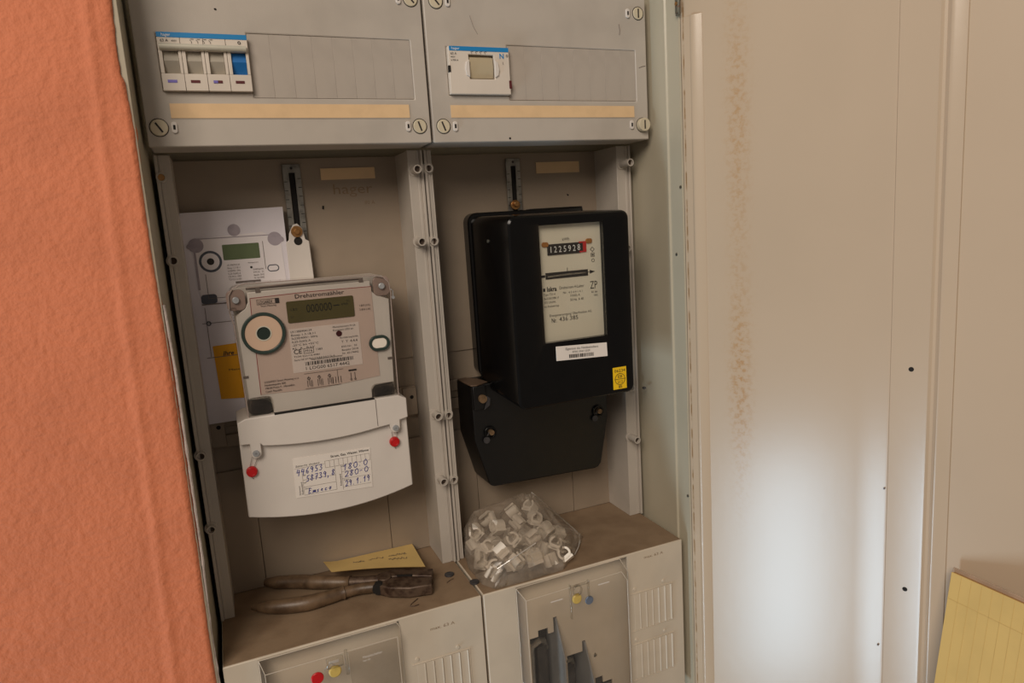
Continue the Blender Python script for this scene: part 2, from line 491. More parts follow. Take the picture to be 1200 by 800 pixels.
def seg(a, b, n): return [(a[0] + (b[0] - a[0]) * i / n, a[1] + (b[1] - a[1]) * i / n) for i in range(n)]
door = sheet([(-2.8, -1.6), (.1, -1.2), (1.2, -.6)] + seg((4, 0), (190, 0), 10) + [(190, 0), (197, .9), (199.2, .9), (199.9, 2.0), (228, 2.0), (230, 2.3), (232.2, .4), (234.5, .2), (236.2, 1.6), (237.6, 2.6), (239.2, 2.8), (240.6, 2.4), (249.1, 1.9), (249.5, .2), (300, 0), (510, 0), (520, -3), (521, -18)], -400, 740, 'door', cab)
door['label'] = 'cream enamelled sheet door with rusty spots and a folded middle stiffener'
sheet([(.3, -2.2), (1.4, .7), (8.6, 1.9), (9.8, 2.9), (11.2, 3.4), (12.8, 3.2), (14.5, 2.6), (20.8, 1.1), (22, .1)], -396, 571, 'door_flange', door)
for s, z, r in ((216.5, 221.7, 2.2), (217, 6.7, 2.2)):
    p = DH + DE * s + DN * 1.9 + Vector((0, 0, z))
    build(MB().tube([p + DN * .25, p - DN * 1.5], r, 14), 'screw_hole', DARK, door)
for s, z in ((197, 104), (195, -60), (243, 470), (244, 113)):
    p = DH + DE * s + DN * 1.2 + Vector((0, 0, z))
    build(MB().tube([p + DN * .9, p - DN * .5], .9, 8), 'paint_pit', INKG, door)

# ================================================================== METER FIELDS (plastic trays with rails and posts)
def post(x, z, ytip, parent, base=True):
    mb = MB().ring(x, z, ytip, 87, 4.3, 3.2, 18)
    o = build(mb, 'screw_post', PLASTIC, parent)
    build(MB().disc(x, z, ytip + 4, ytip + 4.6, 3.3, 16), 'post_bore', BORE, o)
    if base: build(MB().ring(x, z, 84.8, 87, 6.2, 4.2, 18), 'post_collar', PLASTIC, o)
    return o
def field(name, label, X0, X1, rl, rr, posts, barx, lab, extras):
    t = thing(name, label, 'meter board', ((X0 + X1) / 2, 140, 0))
    for (a, b, lip) in ((rl[0], rl[1], 'l'), (rr[0], rr[1], 'r')):
        mb = MB().box(a, b, 86, 141, .3, 456)
        if lip == 'l': mb.box(a, a + 2.6, 83.2, 86.2, .3, 456)
        else: mb.box(b - 2.6, b, 83.2, 86.2, .3, 456)
        mb.box(a + 3.4 if lip == 'l' else b - 6.2, a + 6.2 if lip == 'l' else b - 3.4, 85.4, 86.2, 1, 456)
        build(mb, 'side_rail', PLASTIC, t, bev=.4)
    build(MB().box(rl[1] - 2.5, rr[0] + 2.5, 137, 141, 232, 456), 'back_plate', PLASTIC_IN, t, bev=.5)
    xs = [rl[1] - 2.5] + extras + [rr[0] + 2.5]
    for a, b in zip(xs, xs[1:]):
        build(MB().box(a + .25, b - .25, 136.5, 141, .3, 137), 'back_plate', PLASTIC_IN, t, bev=.4)
    build(MB().box(rl[1] - 2.5, rr[0] + 2.5, 139, 143, 130, 240), 'tray_floor', PLASTIC_IN, t)
    cr = build(MB().box(rl[1] + 1, rr[0] - 1, 134, 139, 186, 199).box(rl[1] + 1, rr[0] - 1, 134, 139, 164, 177).box(rl[1] + 1, rr[0] - 1, 137, 139, 177, 186), 'cross_rail', PLASTIC_IN, t, bev=.6)
    for x in (rl[1] + 6, rr[0] - 9):
        build(MB().box(x - 8, x + 8, 131.5, 136, 166, 198), 'rail_bracket', PLASTIC_IN, t, bev=.6)
        build(MB().disc(x + 2, 187, 131.2, 133, 2.2, 14), 'bracket_hole', DARK, t)
    # slotted hanger bar, graduated
    b = MB().plate([barx - 9, barx - 3, barx + 3, barx + 9], [330, 338, 441.5, 450], 133.6, 135.6, {(1, 1)})
    bar = build(b, 'slotted_bar', ZINC, t, bev=.3)
    g = MB()
    for k in range(9):
        z = 432 - k * 9
        g.rect(barx - 8.6, barx - 5.2, z, z + .7, 133.5); g.rect(barx + 5.2, barx + 8.6, z + 3, z + 3.7, 133.5)
    g.disc(barx, 446, 133.45, 133.6, 1.4, 10)
    build(g, 'graduation', INK, bar, smooth=0)
    build(MB().box(barx - 3, barx + 3, 136, 136.9, 338, 441.5), 'bar_slot', DARK, bar)
    build(MB().box(lab[0], lab[1], 136.1, 137.1, lab[2], lab[3]), 'label_strip', LABELP, t)
    for args in posts: post(args[0], args[1], args[2], t)
    return t
fl = field('meter_board', 'grey plastic meter board behind the white meter, left half of the cabinet', 0, 249.4, (.4, 13.4), (234, 249.4),
    [(4.6, 361.3, 80), (3.9, 174, 80), (3.6, 99, 80), (239.7, 435.8, 71), (238.1, 362.7, 71), (239.8, 175.5, 71), (239.5, 101.4, 71)], 123.2, (152.7, 210, 433.2, 445), [47.7, 189])
pr = build(MB().ring(4.6, 436.3, 82, 87, 4.4, 3.2, 18), 'screw_post', PLASTIC, fl)
build(MB().disc(4.6, 436.3, 83, 86, 2.9, 16, 3.1), 'brass_screw', BRASS, pr)
e = MB().text('hager', 163, 418, 136.95, 10.5, x1=206)
e.text('80 A', 196, 406, 136.95, 4)
build(e, 'embossed_lettering', DUSTY, fl, smooth=0)
build(MB().tube([(151.8, 136.6, 406.5), (151.4, 136, 403.2)], .9, 6), 'chipped_spot', DARK, fl)
fr = field('meter_board', 'grey plastic meter board behind the black meter, right half of the cabinet', 250.6, 500.6, (251, 259.6), (483.3, 500.6),
    [(254.7, 437, 81), (253.9, 362, 81), (254, 172.2, 81), (253.8, 97.3, 81), (489.6, 435.4, 66), (488.4, 338, 76), (487, 168.4, 76), (487, 104.2, 68)], 372.3, (403.2, 461, 432, 445), [300, 430])
build(MB().tube([(443, 136.6, 406), (444.6, 136.4, 404.8)], .8, 6), 'chipped_spot', DARK, fr)

# ================================================================== UPPER COVER PANELS
ZB, ZT = 457.6, 606
def cover(name, label, X0, X1, win, strips, lab, locks, eyes):
    t = thing(name, label, 'cover', ((X0 + X1) / 2, 46, ZB))
    wx0, wx1, wz0, wz1 = win; bx0, bx1, bz0, bz1 = strips
    mb = MB().plate([X0, wx0, wx1, bx1, X1], [ZB, bz0, wz0, wz1, bz1, ZT], 43, 46, {(1, 2), (2, 1), (2, 2), (2, 3)})
    # side walls and the drafted underside
    mb.box(X0, X0 + 2.5, 45.8, 84, ZB, ZT); mb.box(X1 - 2.5, X1, 45.8, 84, ZB, ZT)
    mb.box(X0, X1, 45.8, 84, ZB, ZB + 2.5); mb.box(X0, X1, 45.8, 84, ZT - 2.5, ZT)
    build(mb, 'cover_body', PLASTIC, t, bev=1.0)
    nst = 8; w = (bx1 - bx0 - .3) / nst
    st = build(MB().box(bx0 + .15 + .03, bx0 + .15 + w - .03, 43.8, 45.5, bz0 + .3, bz1 - .3), 'blanking_strip', STRIP, t, bev=.15)
    for k in range(1, nst): dup_part(st, t, (w * k, 0, 0))
    build(MB().box(lab[0] - .8, lab[1] + .8, 42.7, 43.2, lab[2] - .8, lab[3] + .8), 'label_holder', PLASTIC, t)
    build(MB().box(lab[0], lab[1], 42.3, 43.0, lab[2], lab[3]), 'label_strip', LABELP, t)
    for (x, z, r, ang, dy) in locks:
        lk = build(MB().disc(x, z, 42 - dy, 44, r - .5, 28, r), 'turn_lock', LOCK, t, bev=.5)
        build(MB().ring(x, z, 42.7, 43.4, r + .4, r - .1, 28), 'lock_rim', DARK, lk)
        sl = MB().box(-.75, .75, 41.75 - dy, 42.4 - dy, -4.6, 4.6)
        build(sl.xf(Matrix.Translation((x, 0, z)) @ Matrix.Rotation(math.radians(ang), 4, 'Y')), 'lock_slot', INK, lk)
    for (x, z, full) in eyes:
        ey = build(MB().prism(rounded(x - 2.4, x + 2.4, z - 4.8, z + 4.8, 2.2), 41.4, 43.2), 'seal_eye', WHITEP, t, bev=.5)
        build(MB().box(x - .9, x + .9, 41.2, 41.9, z - 1.9, z + 1.9), 'eye_slot', DARK, ey)
    return t
cv1 = cover('cover_panel', 'upper grey cover panel above the white meter, around a four pole switch', .6, 248.4, (17.6, 89, 502.6, 549.6), (89, 234.7, 498.3, 552.2), (21, 228.4, 481.2, 493.2),
    [(10.6, 473.6, 7.2, -32, 0), (237.6, 473.3, 6.9, -18, 0), (238.6, 588.7, 6.9, -40, 0), (10.6, 590, 7.2, -30, 0)], [(22.4, 473.6, 1), (226, 473.3, 1), (226.6, 588.2, 1)])
cv2 = cover('cover_panel', 'upper grey cover panel above the black meter, around one blue banded breaker', 250.8, 499.8, (270, 334.2, 502.4, 547.4), (334.2, 485.2, 498.2, 551), (270.2, 481.4, 481.2, 493),
    [(261.6, 473.1, 6.9, -20, 0), (263.4, 588.4, 6.9, -40, 0), (491.6, 473, 7.6, 0, 4.5), (490.4, 588.9, 6.6, 0, 0)], [(273.6, 473, 1), (275, 588.6, 1), (477.6, 473.3, 1), (477.1, 588.2, 1)])
build(MB().tube([(494.4, 43, 474.2), (494.2, 42.4, 474)], .2, 6), 'lock_chip', DARK, cv2)
build(MB().tube([(466, 42.9, 577), (466.8, 42.7, 571), (466.3, 42.9, 566)], .3, 6), 'scratch', INKG, cv2)
build(MB().tube([(489.5, 42.9, 533.2), (494, 42.8, 534.6), (498, 42.9, 535.2)], .3, 6), 'scratch', INKG, cv2)
build(MB().tube([(297, 42.9, 577), (300, 42.8, 567), (304, 42.9, 560)], .14, 6), 'scratch', INKG, cv2)
build(MB().tube([(331.6, 43.0, 460.8), (331.6, 42.6, 460.8)], 1.1, 8), 'dark_speck', DARK, cv2)
build(MB().tube([(66.5, 43.0, 570.5), (66.5, 42.6, 570.8)], 1.0, 8), 'dark_speck', DARK, cv1)

# ================================================================== BREAKERS
b1 = thing('circuit_breaker', 'four pole main switch with tie bar and one blue toggle, left upper cover', 'breaker', (53, 50, 502.6))
mb = MB()
for k in range(4):
    x0 = 18.2 + 17.7 * k
    mb.box(x0, x0 + 17.4, 38, 60, 502.8, 516.5)
    mb.box(x0, x0 + 3.0, 38, 60, 516.5, 535); mb.box(x0 + 15.0, x0 + 17.4, 38, 60, 516.5, 535)
    mb.box(x0, x0 + 17.4, 38, 60, 535, 547.4)
build(mb, 'breaker_body', WHITEB, b1, bev=.35)
for k in range(4):
    x0 = 18.2 + 17.7 * k
    tg = MB().prism_z([(x0 + 3.2, 44), (x0 + 14.8, 44), (x0 + 14.8, 60), (x0 + 3.2, 60)], 516.8, 534.8)
    tg.add([(x0 + 3.2, 44, 517), (x0 + 14.8, 44, 517), (x0 + 14.8, 39.4, 527), (x0 + 3.2, 39.4, 527), (x0 + 3.2, 41.5, 534.6), (x0 + 14.8, 41.5, 534.6), (x0 + 3.2, 46, 534.6), (x0 + 14.8, 46, 534.6), (x0 + 3.2, 46, 517), (x0 + 14.8, 46, 517)],
           [(0, 1, 2, 3), (3, 2, 5, 4), (4, 5, 7, 6), (0, 3, 4, 6, 8), (1, 9, 7, 5, 2), (0, 8, 9, 1)])
    tt = build(tg, 'toggle', BLUET if k == 3 else GREYT, b1, smooth=30)
    if k == 3: tt['label'] = 'blue neutral toggle'
    build(MB().box(x0 + 4.2, x0 + 11.4, 37.6, 38.2, 509.2, 511.4), 'indicator', INDV if k == 0 else INDR, b1)
    if k == 2: build(MB().box(x0 + 4.2, x0 + 7.6, 37.4, 38.0, 509.2, 511.4), 'indicator', INDV, b1)
build(MB().box(18.4, 88.4, 37.7, 38.2, 545.2, 549.2), 'blue_band', BLUE, b1)
build(MB().tube([(19.4, 36.4, 537.6), (87, 36.4, 537.2)], 2.6, 12), 'tie_bar', BARM, b1)
p = MB().text('hager', 22, 546, 37.4, 2.4, x1=29)
build(p, 'lettering', INKW, b1, smooth=0)
p = MB().text('63 A', 20.6, 541.6, 37.5, 2.2).text('400V', 29, 541.8, 37.5, 1.4)
for k in range(4):
    x = 44.5 + 4.9 * k
    p.stroke([(x, 541), (x, 542.2), (x - 1.2, 543.6)], 37.5, .35).stroke([(x - .4, 544.2), (x + 1.8, 544.2)], 37.5, .35)
p.ring(82, 542.6, 37.5, 37.6, 1.3, .8, 10)
build(p, 'lettering', INK, b1, smooth=0)

b2 = thing('circuit_breaker', 'wide white breaker with a single beige toggle, right upper cover', 'breaker', (302, 50, 502.6))
mb = MB().plate([270.4, 291, 317.6, 333.9], [502.8, 517, 540, 547], 38, 48, {(1, 1)})
mb.box(270.4, 333.9, 46, 60, 502.8, 547)
build(mb, 'breaker_body', WHITEB, b2, bev=.5)
build(MB().box(271.6, 333.4, 37.6, 38.2, 543, 547), 'blue_band', BLUE, b2)
tg = MB().loft([[(292, y, z) for y, z in ((47, 517.4), (40.6, 518), (38.4, 529), (40, 537), (44, 540), (47, 540))], [(316.6, y, z) for y, z in ((47, 517.4), (40.6, 518), (38.4, 529), (40, 537), (44, 540), (47, 540))]])
build(tg, 'toggle', mat('beige_toggle', (182, 168, 140), .4, var=.04), b2, bev=.4)
for sx, x in ((-1, 291), (1, 317.6)):
    poly = [(x, 518.5), (x + sx * 3.6, 520.5), (x + sx * 4.6, 526), (x + sx * 3.6, 532.5), (x, 535)]
    build(MB().prism(poly if sx < 0 else poly[::-1], 36.4, 38.2), 'finger_guard', WHITEP, b2, bev=.5)
build(MB().box(269.6, 271.8, 37.5, 40, 523, 529), 'side_slot', DARK, b2)
build(MB().box(332.4, 335, 37.4, 40, 508.5, 516), 'side_slot', INDR, b2)
build(MB().text('hager', 273.5, 544, 37.4, 2.2, x1=282), 'lettering', INKW, b2, smooth=0)
p = MB().text('63 A', 272.6, 539.2, 37.7, 2.2).text('400V', 272.6, 536.4, 37.7, 1.5).text('6 000 A', 272.6, 533.4, 37.7, 1.6)
for k in range(4):
    x = 294.5 + 4.6 * k
    p.stroke([(x, 540.3), (x, 541.2), (x - 1.1, 542.2)], 37.7, .35).stroke([(x - .4, 542.5), (x + 1.6, 542.5)], 37.7, .35)
p.ring(331.6, 539.4, 37.6, 37.7, 1.2, .8, 10).stroke([(326.6, 533.6), (327.2, 531)], 37.7, .4)
build(p, 'lettering', INK, b2, smooth=0)
build(MB().text('N', 323.2, 536.8, 37.6, 4.6, bold=.02), 'lettering', BLUE, b2, smooth=0)

# ================================================================== LOWER TERMINAL COVERS
def lower(name, label, X0, X1, wx0, wx1, cut):
    t = thing(name, label, 'cover', ((X0 + X1) / 2, 70, -190))
    mb = MB().plate([X0, wx0, wx1, X1], [-190, -185, -2.6, 0], 0, 3, {(1, 1)})
    mb.box(X0, X0 + 2.5, 2.8, 138, -190, 0); mb.box(X1 - 2.5, X1, 2.8, 138, -190, 0)
    mb.box(X0, X1, 2.8, 140, -190, -187.5)
    build(mb, 'cover_body', LOWER, t, bev=.9)
    build(MB().box(X0 + .6, X1 - .6, 1.4, 137, -2.4, .25), 'cover_top', DUSTY, t, bev=.7)
    build(MB().box(wx0 - 2, wx1 + 22, 16, 17.5, -187, -3), 'inner_panel', INNER, t) if cut is None else None
    # clear hinged hood over the opening
    o = [(wx0, -3), (wx1 - 10, -2), (wx1, -20), (wx1, -187), (wx0, -187)] if cut is not None else [(wx0, -2.6), (wx1 - 3, -2.6), (wx1, -8), (wx1, -187), (wx0, -187)]
    i = [(wx0 + 6.5, -14), (wx1 - 14, -12), (wx1 - 7, -24), (wx1 - 7, -187), (wx0 + 6.5, -187)] if cut is not None else [(wx0 + 4, -12), (wx1 - 5, -12), (wx1 - 5, -14), (wx1 - 5, -187), (wx0 + 4, -187)]
    h = MB(); n = 5
    h.v = [(x, -.2, z) for x, z in o] + [(x, -10, z) for x, z in i]
    h.f = [tuple(range(n, 2 * n))] + [(k, (k + 1) % n, (k + 1) % n + n, k + n) for k in range(n)]
    hd = build(h, 'clear_hood', CLEARG, t, smooth=20)
    rim = MB()
    for a, b in zip(i[:4], i[1:4]): rim.tube([(a[0], -10, a[1]), (b[0], -10, b[1])], .35, 6)
    rim.tube([(i[0][0], -10, i[0][1]), (i[4][0], -10, i[4][1])], .35, 6)
    for a, b in zip(o[:4], o[1:4]): rim.tube([(a[0], -.3, a[1]), (b[0], -.3, b[1])], .45, 6)
    rim.tube([(o[0][0], -.3, o[0][1]), (o[4][0], -.3, o[4][1])], .45, 6)
    rim.tube([(o[0][0], -.3, o[0][1]), (i[0][0], -10, i[0][1])], .3, 6)
    rm = build(rim, 'hood_edge', mat('hood_edge_' + str(int(X0)), (206, 194, 178), .2, var=.03), hd)
    return t, hd
lc1, hd1 = lower('terminal_cover', 'lower left grey terminal cover under the pliers, red seal in its window', .8, 248.4, 31, 162, None)
lc2, hd2 = lower('terminal_cover', 'lower right grey terminal cover under the bag, switch blades behind its window', 250.8, 498.8, 287.4, 424, 1)
def vents(t, x0, x1, rows, n):
    for z0, z1 in rows:
        fr_ = MB()
        fr_.box(x0, x1, -.7, .2, z1, z1 + .8); fr_.box(x0, x1, -.7, .2, z0 - .8, z0); fr_.box(x1 - .8, x1, -.7, .2, z0, z1)
        build(fr_, 'vent_frame', LOWER, t, bev=.2)
        w = (x1 - x0 - 6) / n; sl = None
        for k in range(n):
            a = x0 + 4 + w * k
            if sl is None:
                s = MB().prism_z([(a, .2), (a + .5, -.2), (a + w - 1.5, -.5), (a + w - .9, -1.5), (a + w - .3, -1.4), (a + w - .2, .2)], z0 + .6, z1 - .6)
                sl = build(s, 'vent_slat', LOWER, t, smooth=25)
            else: dup_part(sl, t, (w * k, 0, 0))
        for x in (x0 + 5, x1 - 13):
            build(MB().disc(x, z1 + 6, -1.4, .2, 1.6, 14, 2.0), 'vent_stud', LOWER, t)
vents(lc1, 171, 232, [(-112, -54), (-178, -130)], 6)
vents(lc2, 427, 484, [(-95.5, -50), (-157.5, -113)], 6)
for t, x, z in ((lc1, 192, -22), (lc2, 446, -10.5)):
    e = MB().text('max. 63 A', x, z, -.12, 3.2, x1=x + 26)
    build(e, 'embossed_lettering', DUSTY, t, smooth=0)
# left window: seals and clear clip tower
build(MB().disc(79.2, -29.5, -11.8, -10.2, 5.6, 24, 6), 'red_seal', SEALR, hd1, bev=.5)
build(MB().disc(95.6, -27.6, -12.6, -10.2, 5.6, 20, 6.2), 'yellow_seal', SEALY, hd1, bev=1.0)
ct = MB().box(88.6, 104, -13.4, -10, -23, -13); ct.box(105.5, 108.5, -13, -10, -34, -9)
build(ct, 'seal_clip', CLEAR, hd1, bev=.6)
build(MB().box(91, 100, -11.5, -10.4, -19, -16.5), 'seal_clip_bar', WHITEP, hd1, bev=.3)
build(MB().tube([(86, -10.8, -24), (92, -11.4, -18), (97, -11.4, -22)], .3, 6), 'seal_wire', STEEL, hd1)
build(MB().box(109.5, 156, -10.6, -10.1, -60, -13), 'hood_pane', CLEARG, hd1)
build(MB().text('Hauptschalter', 122, -23.4, -10.8, 2.6, x1=141).text('NH 00', 122, -27, -10.8, 1.8), 'embossed_lettering', WHITEP, hd1, smooth=0)
# right window: panel with stepped cut-outs, barriers, contacts, seal
ip = MB().plate([285, 305, 315.4, 327.6, 334.6, 339, 349, 360.6, 369, 373.4, 383.4, 393.6, 406, 446],
                [-187, -157, -148.6, -109.6, -97, -75, -67.8, -57.5, -3], 14, 16,
                {(1, 0), (1, 1), (1, 2), (1, 3), (2, 0), (2, 1), (2, 2), (2, 3), (2, 4), (3, 0), (3, 1), (3, 2), (3, 3), (4, 0), (4, 1), (4, 2), (4, 3), (4, 4), (4, 5), (4, 6), (1, 4), (3, 4), (2, 5),
                 (6, 0), (6, 1), (6, 2), (7, 0), (7, 1), (8, 0), (8, 1), (8, 2), (8, 3), (7, 2),
                 (10, 0), (10, 1), (11, 0)})
build(ip, 'inner_panel', INNER, lc2)
build(MB().box(286, 425, 48, 50, -187, -3), 'inner_backing', FUSED, lc2)
for (x, zt, dx) in ((336.8, -59, 11), (371.2, -99, 11)):
    fin = MB().add([(x, 40, zt), (x + 1.6, 40, zt), (x, 13, zt), (x + 1.6, 13, zt), (x, -5, zt - 38), (x + 1.6, -5, zt - 38), (x, -5, -186), (x + 1.6, -5, -186), (x, 40, -186), (x + 1.6, 40, -186)],
                   [(0, 1, 3, 2), (2, 3, 5, 4), (4, 5, 7, 6), (6, 7, 9, 8), (0, 8, 9, 1), (0, 2, 4, 6, 8), (1, 9, 7, 5, 3)])
    build(fin, 'phase_barrier', FIN, lc2, bev=.3)
for x, zt in ((309, -84), (342, -118), (377, -122)):
    c = MB().tube([(x, 26, -186), (x, 24, zt - 10), (x + 1, 22, zt)], [5, 5, 4], 12)
    build(c, 'contact_blade', SILVER, lc2)
    c = MB().tube([(x + 2, 20, zt - 4), (x + 8, 16, zt + 3), (x + 15, 22, zt - 2), (x + 22, 30, zt - 18)], [3.2, 3.6, 3.6, 3], 10)
    build(c, 'cable_shoe', SILVER, lc2)
    build(MB().box(x + 8, x + 20, 22, 40, -186, zt - 10), 'fuse_base', FUSED, lc2, bev=1)
build(MB().disc(352.6, -27.4, -12.8, -10.2, 5.4, 20, 6.0), 'yellow_seal', SEALY, hd2, bev=1.0)
build(MB().disc(367.8, -33.6, -11.6, -10.2, 4.8, 20, 5.0), 'blue_grey_screw', SEALB, hd2, bev=.4)
rc = MB().box(344, 345.4, -14, -10, -48, -9); rc.box(366, 367.4, -14, -10, -28, -9); rc.box(344, 367, -14, -12.6, -12, -9.4)
rc.ring(353, -17, -14, -10.2, 6, 4.6, 18)
build(rc, 'seal_clip', CLEAR, hd2, bev=.4)
for t, x, z in ((hd2, 322, -24), (hd2, 380, -20)):
    build(MB().box(x, x + 14, -10.35, -10.05, z, z + 1.2), 'moulded_mark', WHITEP, t)

# ================================================================== PRINTED LEAFLET behind the white meter
lf = thing('leaflet', 'white printed leaflet showing a meter photo and amber box, tucked behind white meter', 'leaflet', (60, 126, 193))
build(MB().add([(12, 126, 405.6), (109.6, 126, 407.2), (109, 126.3, 193), (11.6, 126.3, 193), (12, 126.8, 405.6), (109.6, 126.8, 407.2), (109, 127.1, 193), (11.6, 127.1, 193)], [(0, 3, 2, 1), (4, 5, 6, 7), (0, 1, 5, 4), (1, 2, 6, 5), (2, 3, 7, 6), (3, 0, 4, 7)]), 'sheet', PAPER, lf)
YP = 125.7
pm = MB().prism([(31, 380.4), (87, 383.4), (104, 374), (105, 330), (104, 318), (22.4, 317), (20.4, 366)], YP - .05, YP + .1)
build(pm, 'printed_meter', PRINTW, lf, smooth=0)
q = YP - .2
build(MB().prism(rounded(47.6, 82.4, 357.4, 372.8, 1), q, q + .1), 'printed_display', PRINTG, lf, smooth=0)
build(MB().ring(35.4, 357.2, q, q + .1, 10.6, 8.3, 28), 'printed_port', PRINTS, lf, smooth=0)
build(MB().disc(35.4, 357.2, q, q + .1, 3.4, 16), 'printed_port_eye', INK, lf, smooth=0)
build(MB().ring(93.6, 346.2, q, q + .1, 3.6, 2.6, 20, sx=2.2), 'printed_button', PRINTS, lf, smooth=0)
build(MB().disc(72.6, 348.6, q, q + .1, 1.2, 10), 'printed_lamp', INK, lf, smooth=0)
pg = MB().disc(24, 373.6, YP - .15, YP, 7, 20).disc(98.4, 375.6, YP - .15, YP, 7, 20).prism(rounded(22.2, 22.3, 315.6, 325, .02), q, q + .1).disc(18, 373, q, q + .1, 2.6, 12).disc(104.6, 374.8, q, q + .1, 2.6, 12).disc(60.6, 386.6, q, q + .1, 6, 18)
pg.rect(22, 100, 379.4, 380.3, q).rect(21, 23, 330, 376, q)
build(pg, 'printed_shadow', PRINTV, lf, smooth=0)
build(MB().prism(rounded(22.2, 37, 315.6, 325, 3), q, q + .1), 'printed_pocket', PRINTS, lf, smooth=0)
pl = MB()
for k in range(6): pl.text(('LK13BE904139', 'Bstep 1.3.18.11', '3x230/400V~ 50Hz', '0,25-5(60) A', 'CE M16 1383', 'TCM 221/14-4981')[k], 50, 351.5 - 2.9 * k, q - .1, 1.7, x1=62)
for k in range(4): pl.text(('Rc=500 Imp/kWh', 'EW-Nr.  33', 'Baujahr 2018', 'Nr. 65174442')[k], 74, 345.5 - 2.9 * k, q - .1, 1.7, x1=84)
pl.text('Momentanwert A+,A-', 70, 352.6, q - .1, 1.5, x1=80)
pl.rect(56, 80, 333.4, 335.6, q - .1).rect(58, 78, 330.6, 331.4, q - .1)
pl.rect(29, 86, 320.6, 321.1, q - .1).rect(29, 29.5, 321, 345, q - .1).rect(86, 86.5, 346, 374, q - .1)
pl.rect(22, 100, 314.6, 315.6, q - .1).rect(20, 60, 296, 296.5, q - .1).rect(24, 24.5, 262, 312, q - .1).rect(20, 52, 261, 261.6, q - .1)
build(pl, 'lettering', INKG, lf, smooth=0)
ps = MB().ring(26, 296, q - .2, q, 2.4, 1.3, 14)
build(ps, 'printed_screw', PRINTS, lf, smooth=0)
build(MB().prism([(26.6, 272.6), (70, 274), (70, 214), (27.8, 217.6)], YP - .1, YP + .1), 'amber_box', PRINTY, lf, smooth=0)
build(MB().text('Ihre', 35, 262, q - .1, 4.4, shear=.25, bold=.02).text('Meter', 38.4, 245.6, q - .1, 2, x1=52), 'lettering', INK, lf, smooth=0)

# ================================================================== WHITE ELECTRONIC METER
wm = thing('electricity_meter', 'white electronic three phase meter with clear cover and green display', 'meter', (122, 110, 100))
build(MB().prism(rounded(50, 197, 204, 332, 5), 78, 130), 'meter_base', WHITEP, wm, bev=1)
tabm = MB().prism([(108.8, 325), (133, 325), (132, 371), (128.5, 373), (126.6, 384), (122, 389.6), (117.6, 388.4), (113, 380), (112, 373), (109, 371)], 124.5, 128)
tb = build(tabm, 'hanger_tab', WHITEP, wm, bev=.6)
build(MB().disc(121, 371.6, 124.1, 125, 4.2, 18), 'tab_opening', DARK, tb)
build(MB().ring(120.6, 381.4, 122.6, 124.4, 5.8, 2.4, 22), 'washer', BRASS, tb, bev=.3)
build(MB().disc(120.6, 381.4, 120.2, 123, 3.2, 6), 'hex_screw', BRASS, tb, bev=.4)
fp = MB().prism([(63.4, 327.4), (179.4, 328), (179.6, 318), (183.6, 313.6), (197, 308), (194.4, 222), (174.6, 221), (171.2, 217), (170.2, 206), (74.4, 206), (73.4, 218), (69, 223), (53, 225), (51, 306), (60, 312.4), (63.2, 318)], 67, 79)
build(fp, 'front_plate', WHITEP, wm, bev=.8)
build(MB().prism([(65.4, 321.4), (120, 322.6), (179.8, 322), (180.2, 230.6), (122, 226.6), (64.4, 228.5)], 66.4, 67.4), 'rating_face', FACE, wm, smooth=0)
rl_ = MB().stroke([(65.4, 321.6), (120, 322.8), (179.8, 322.2)], 66.2, .6).stroke([(65.4, 321.6), (65, 304)], 66.2, .6).stroke([(64.8, 276), (64.4, 228.5)], 66.2, .6)
build(rl_, 'face_outline', INKR, wm, smooth=0)
lcd = build(MB().prism(rounded(97, 161, 294.2, 315.2, 1.5), 65.6, 67), 'display', LCD, wm, smooth=30)
p = MB().text('000000', 115, 302.8, 65.4, 8.0, x1=139.5).text('kWh', 149, 306.5, 65.4, 2.2).text('1.8.0', 100, 306, 65.4, 2.4).rect(141, 147, 306.6, 307.6, 65.4).text('L1', 100, 299, 65.4, 2).text('T1', 154, 309, 65.4, 2)
build(p, 'display_digits', LCDINK, lcd, smooth=0)
pt = build(MB().ring(73.6, 287.6, 62.8, 67, 20.0, 16.9, 40), 'optical_port', PORTG, wm, bev=.6)
build(MB().ring(73.6, 287.6, 63.6, 66.5, 17.0, 6.8, 36), 'port_disc', PORTB, pt, bev=.4)
build(MB().disc(73.6, 287.6, 64.6, 66, 6.4, 24), 'port_eye', PORTG, pt)
build(MB().ring(73.6, 287.6, 63.2, 66, 7.2, 6.2, 24), 'port_eye_rim', BARM, pt)
sl = build(MB().box(96.4, 164, 66.0, 66.5, 245, 288.4), 'spec_label', FACEL, wm)
p = MB(); y = 65.8
for k, (s_, x1) in enumerate((('LK13BE904139', 118), ('Bstep 1.3.18.11', 121), ('3x230/400V~ 50Hz', 123), ('0,25-5(60) A', 116), ('-25°C bis +55°C', 123), ('Kl.  A   0 kV', 119))):
    p.text(s_, 98, 284.6 - 3.3 * k, y, 1.9, x1=x1)
p.text('CE', 98.6, 263.6, y, 4.4, x1=106.4, bold=.01).text('1383', 119.6, 265, y, 2, x1=126)
p.ring(112.8, 265.6, y, y + .1, .1, .05)
p.stroke([(108.4, 263.2), (117.6, 263.2), (117.6, 268), (108.4, 268), (108.4, 263.2)], y, .4).text('M16', 109.4, 264.4, y, 2.4, x1=116.4)
p.text('TCM 221/14-4981', 98.4, 260, y, 1.7, x1=123).text('Serie DE 07 M12 0 0 0 0 0 0 2 Te 4', 98.4, 256.8, y, 1.6, x1=137)
p.text('Momentanwert A+,A-', 138, 284.8, y, 1.8, x1=161).text('Konstant LED an', 138, 281.6, y, 1.8, x1=158)
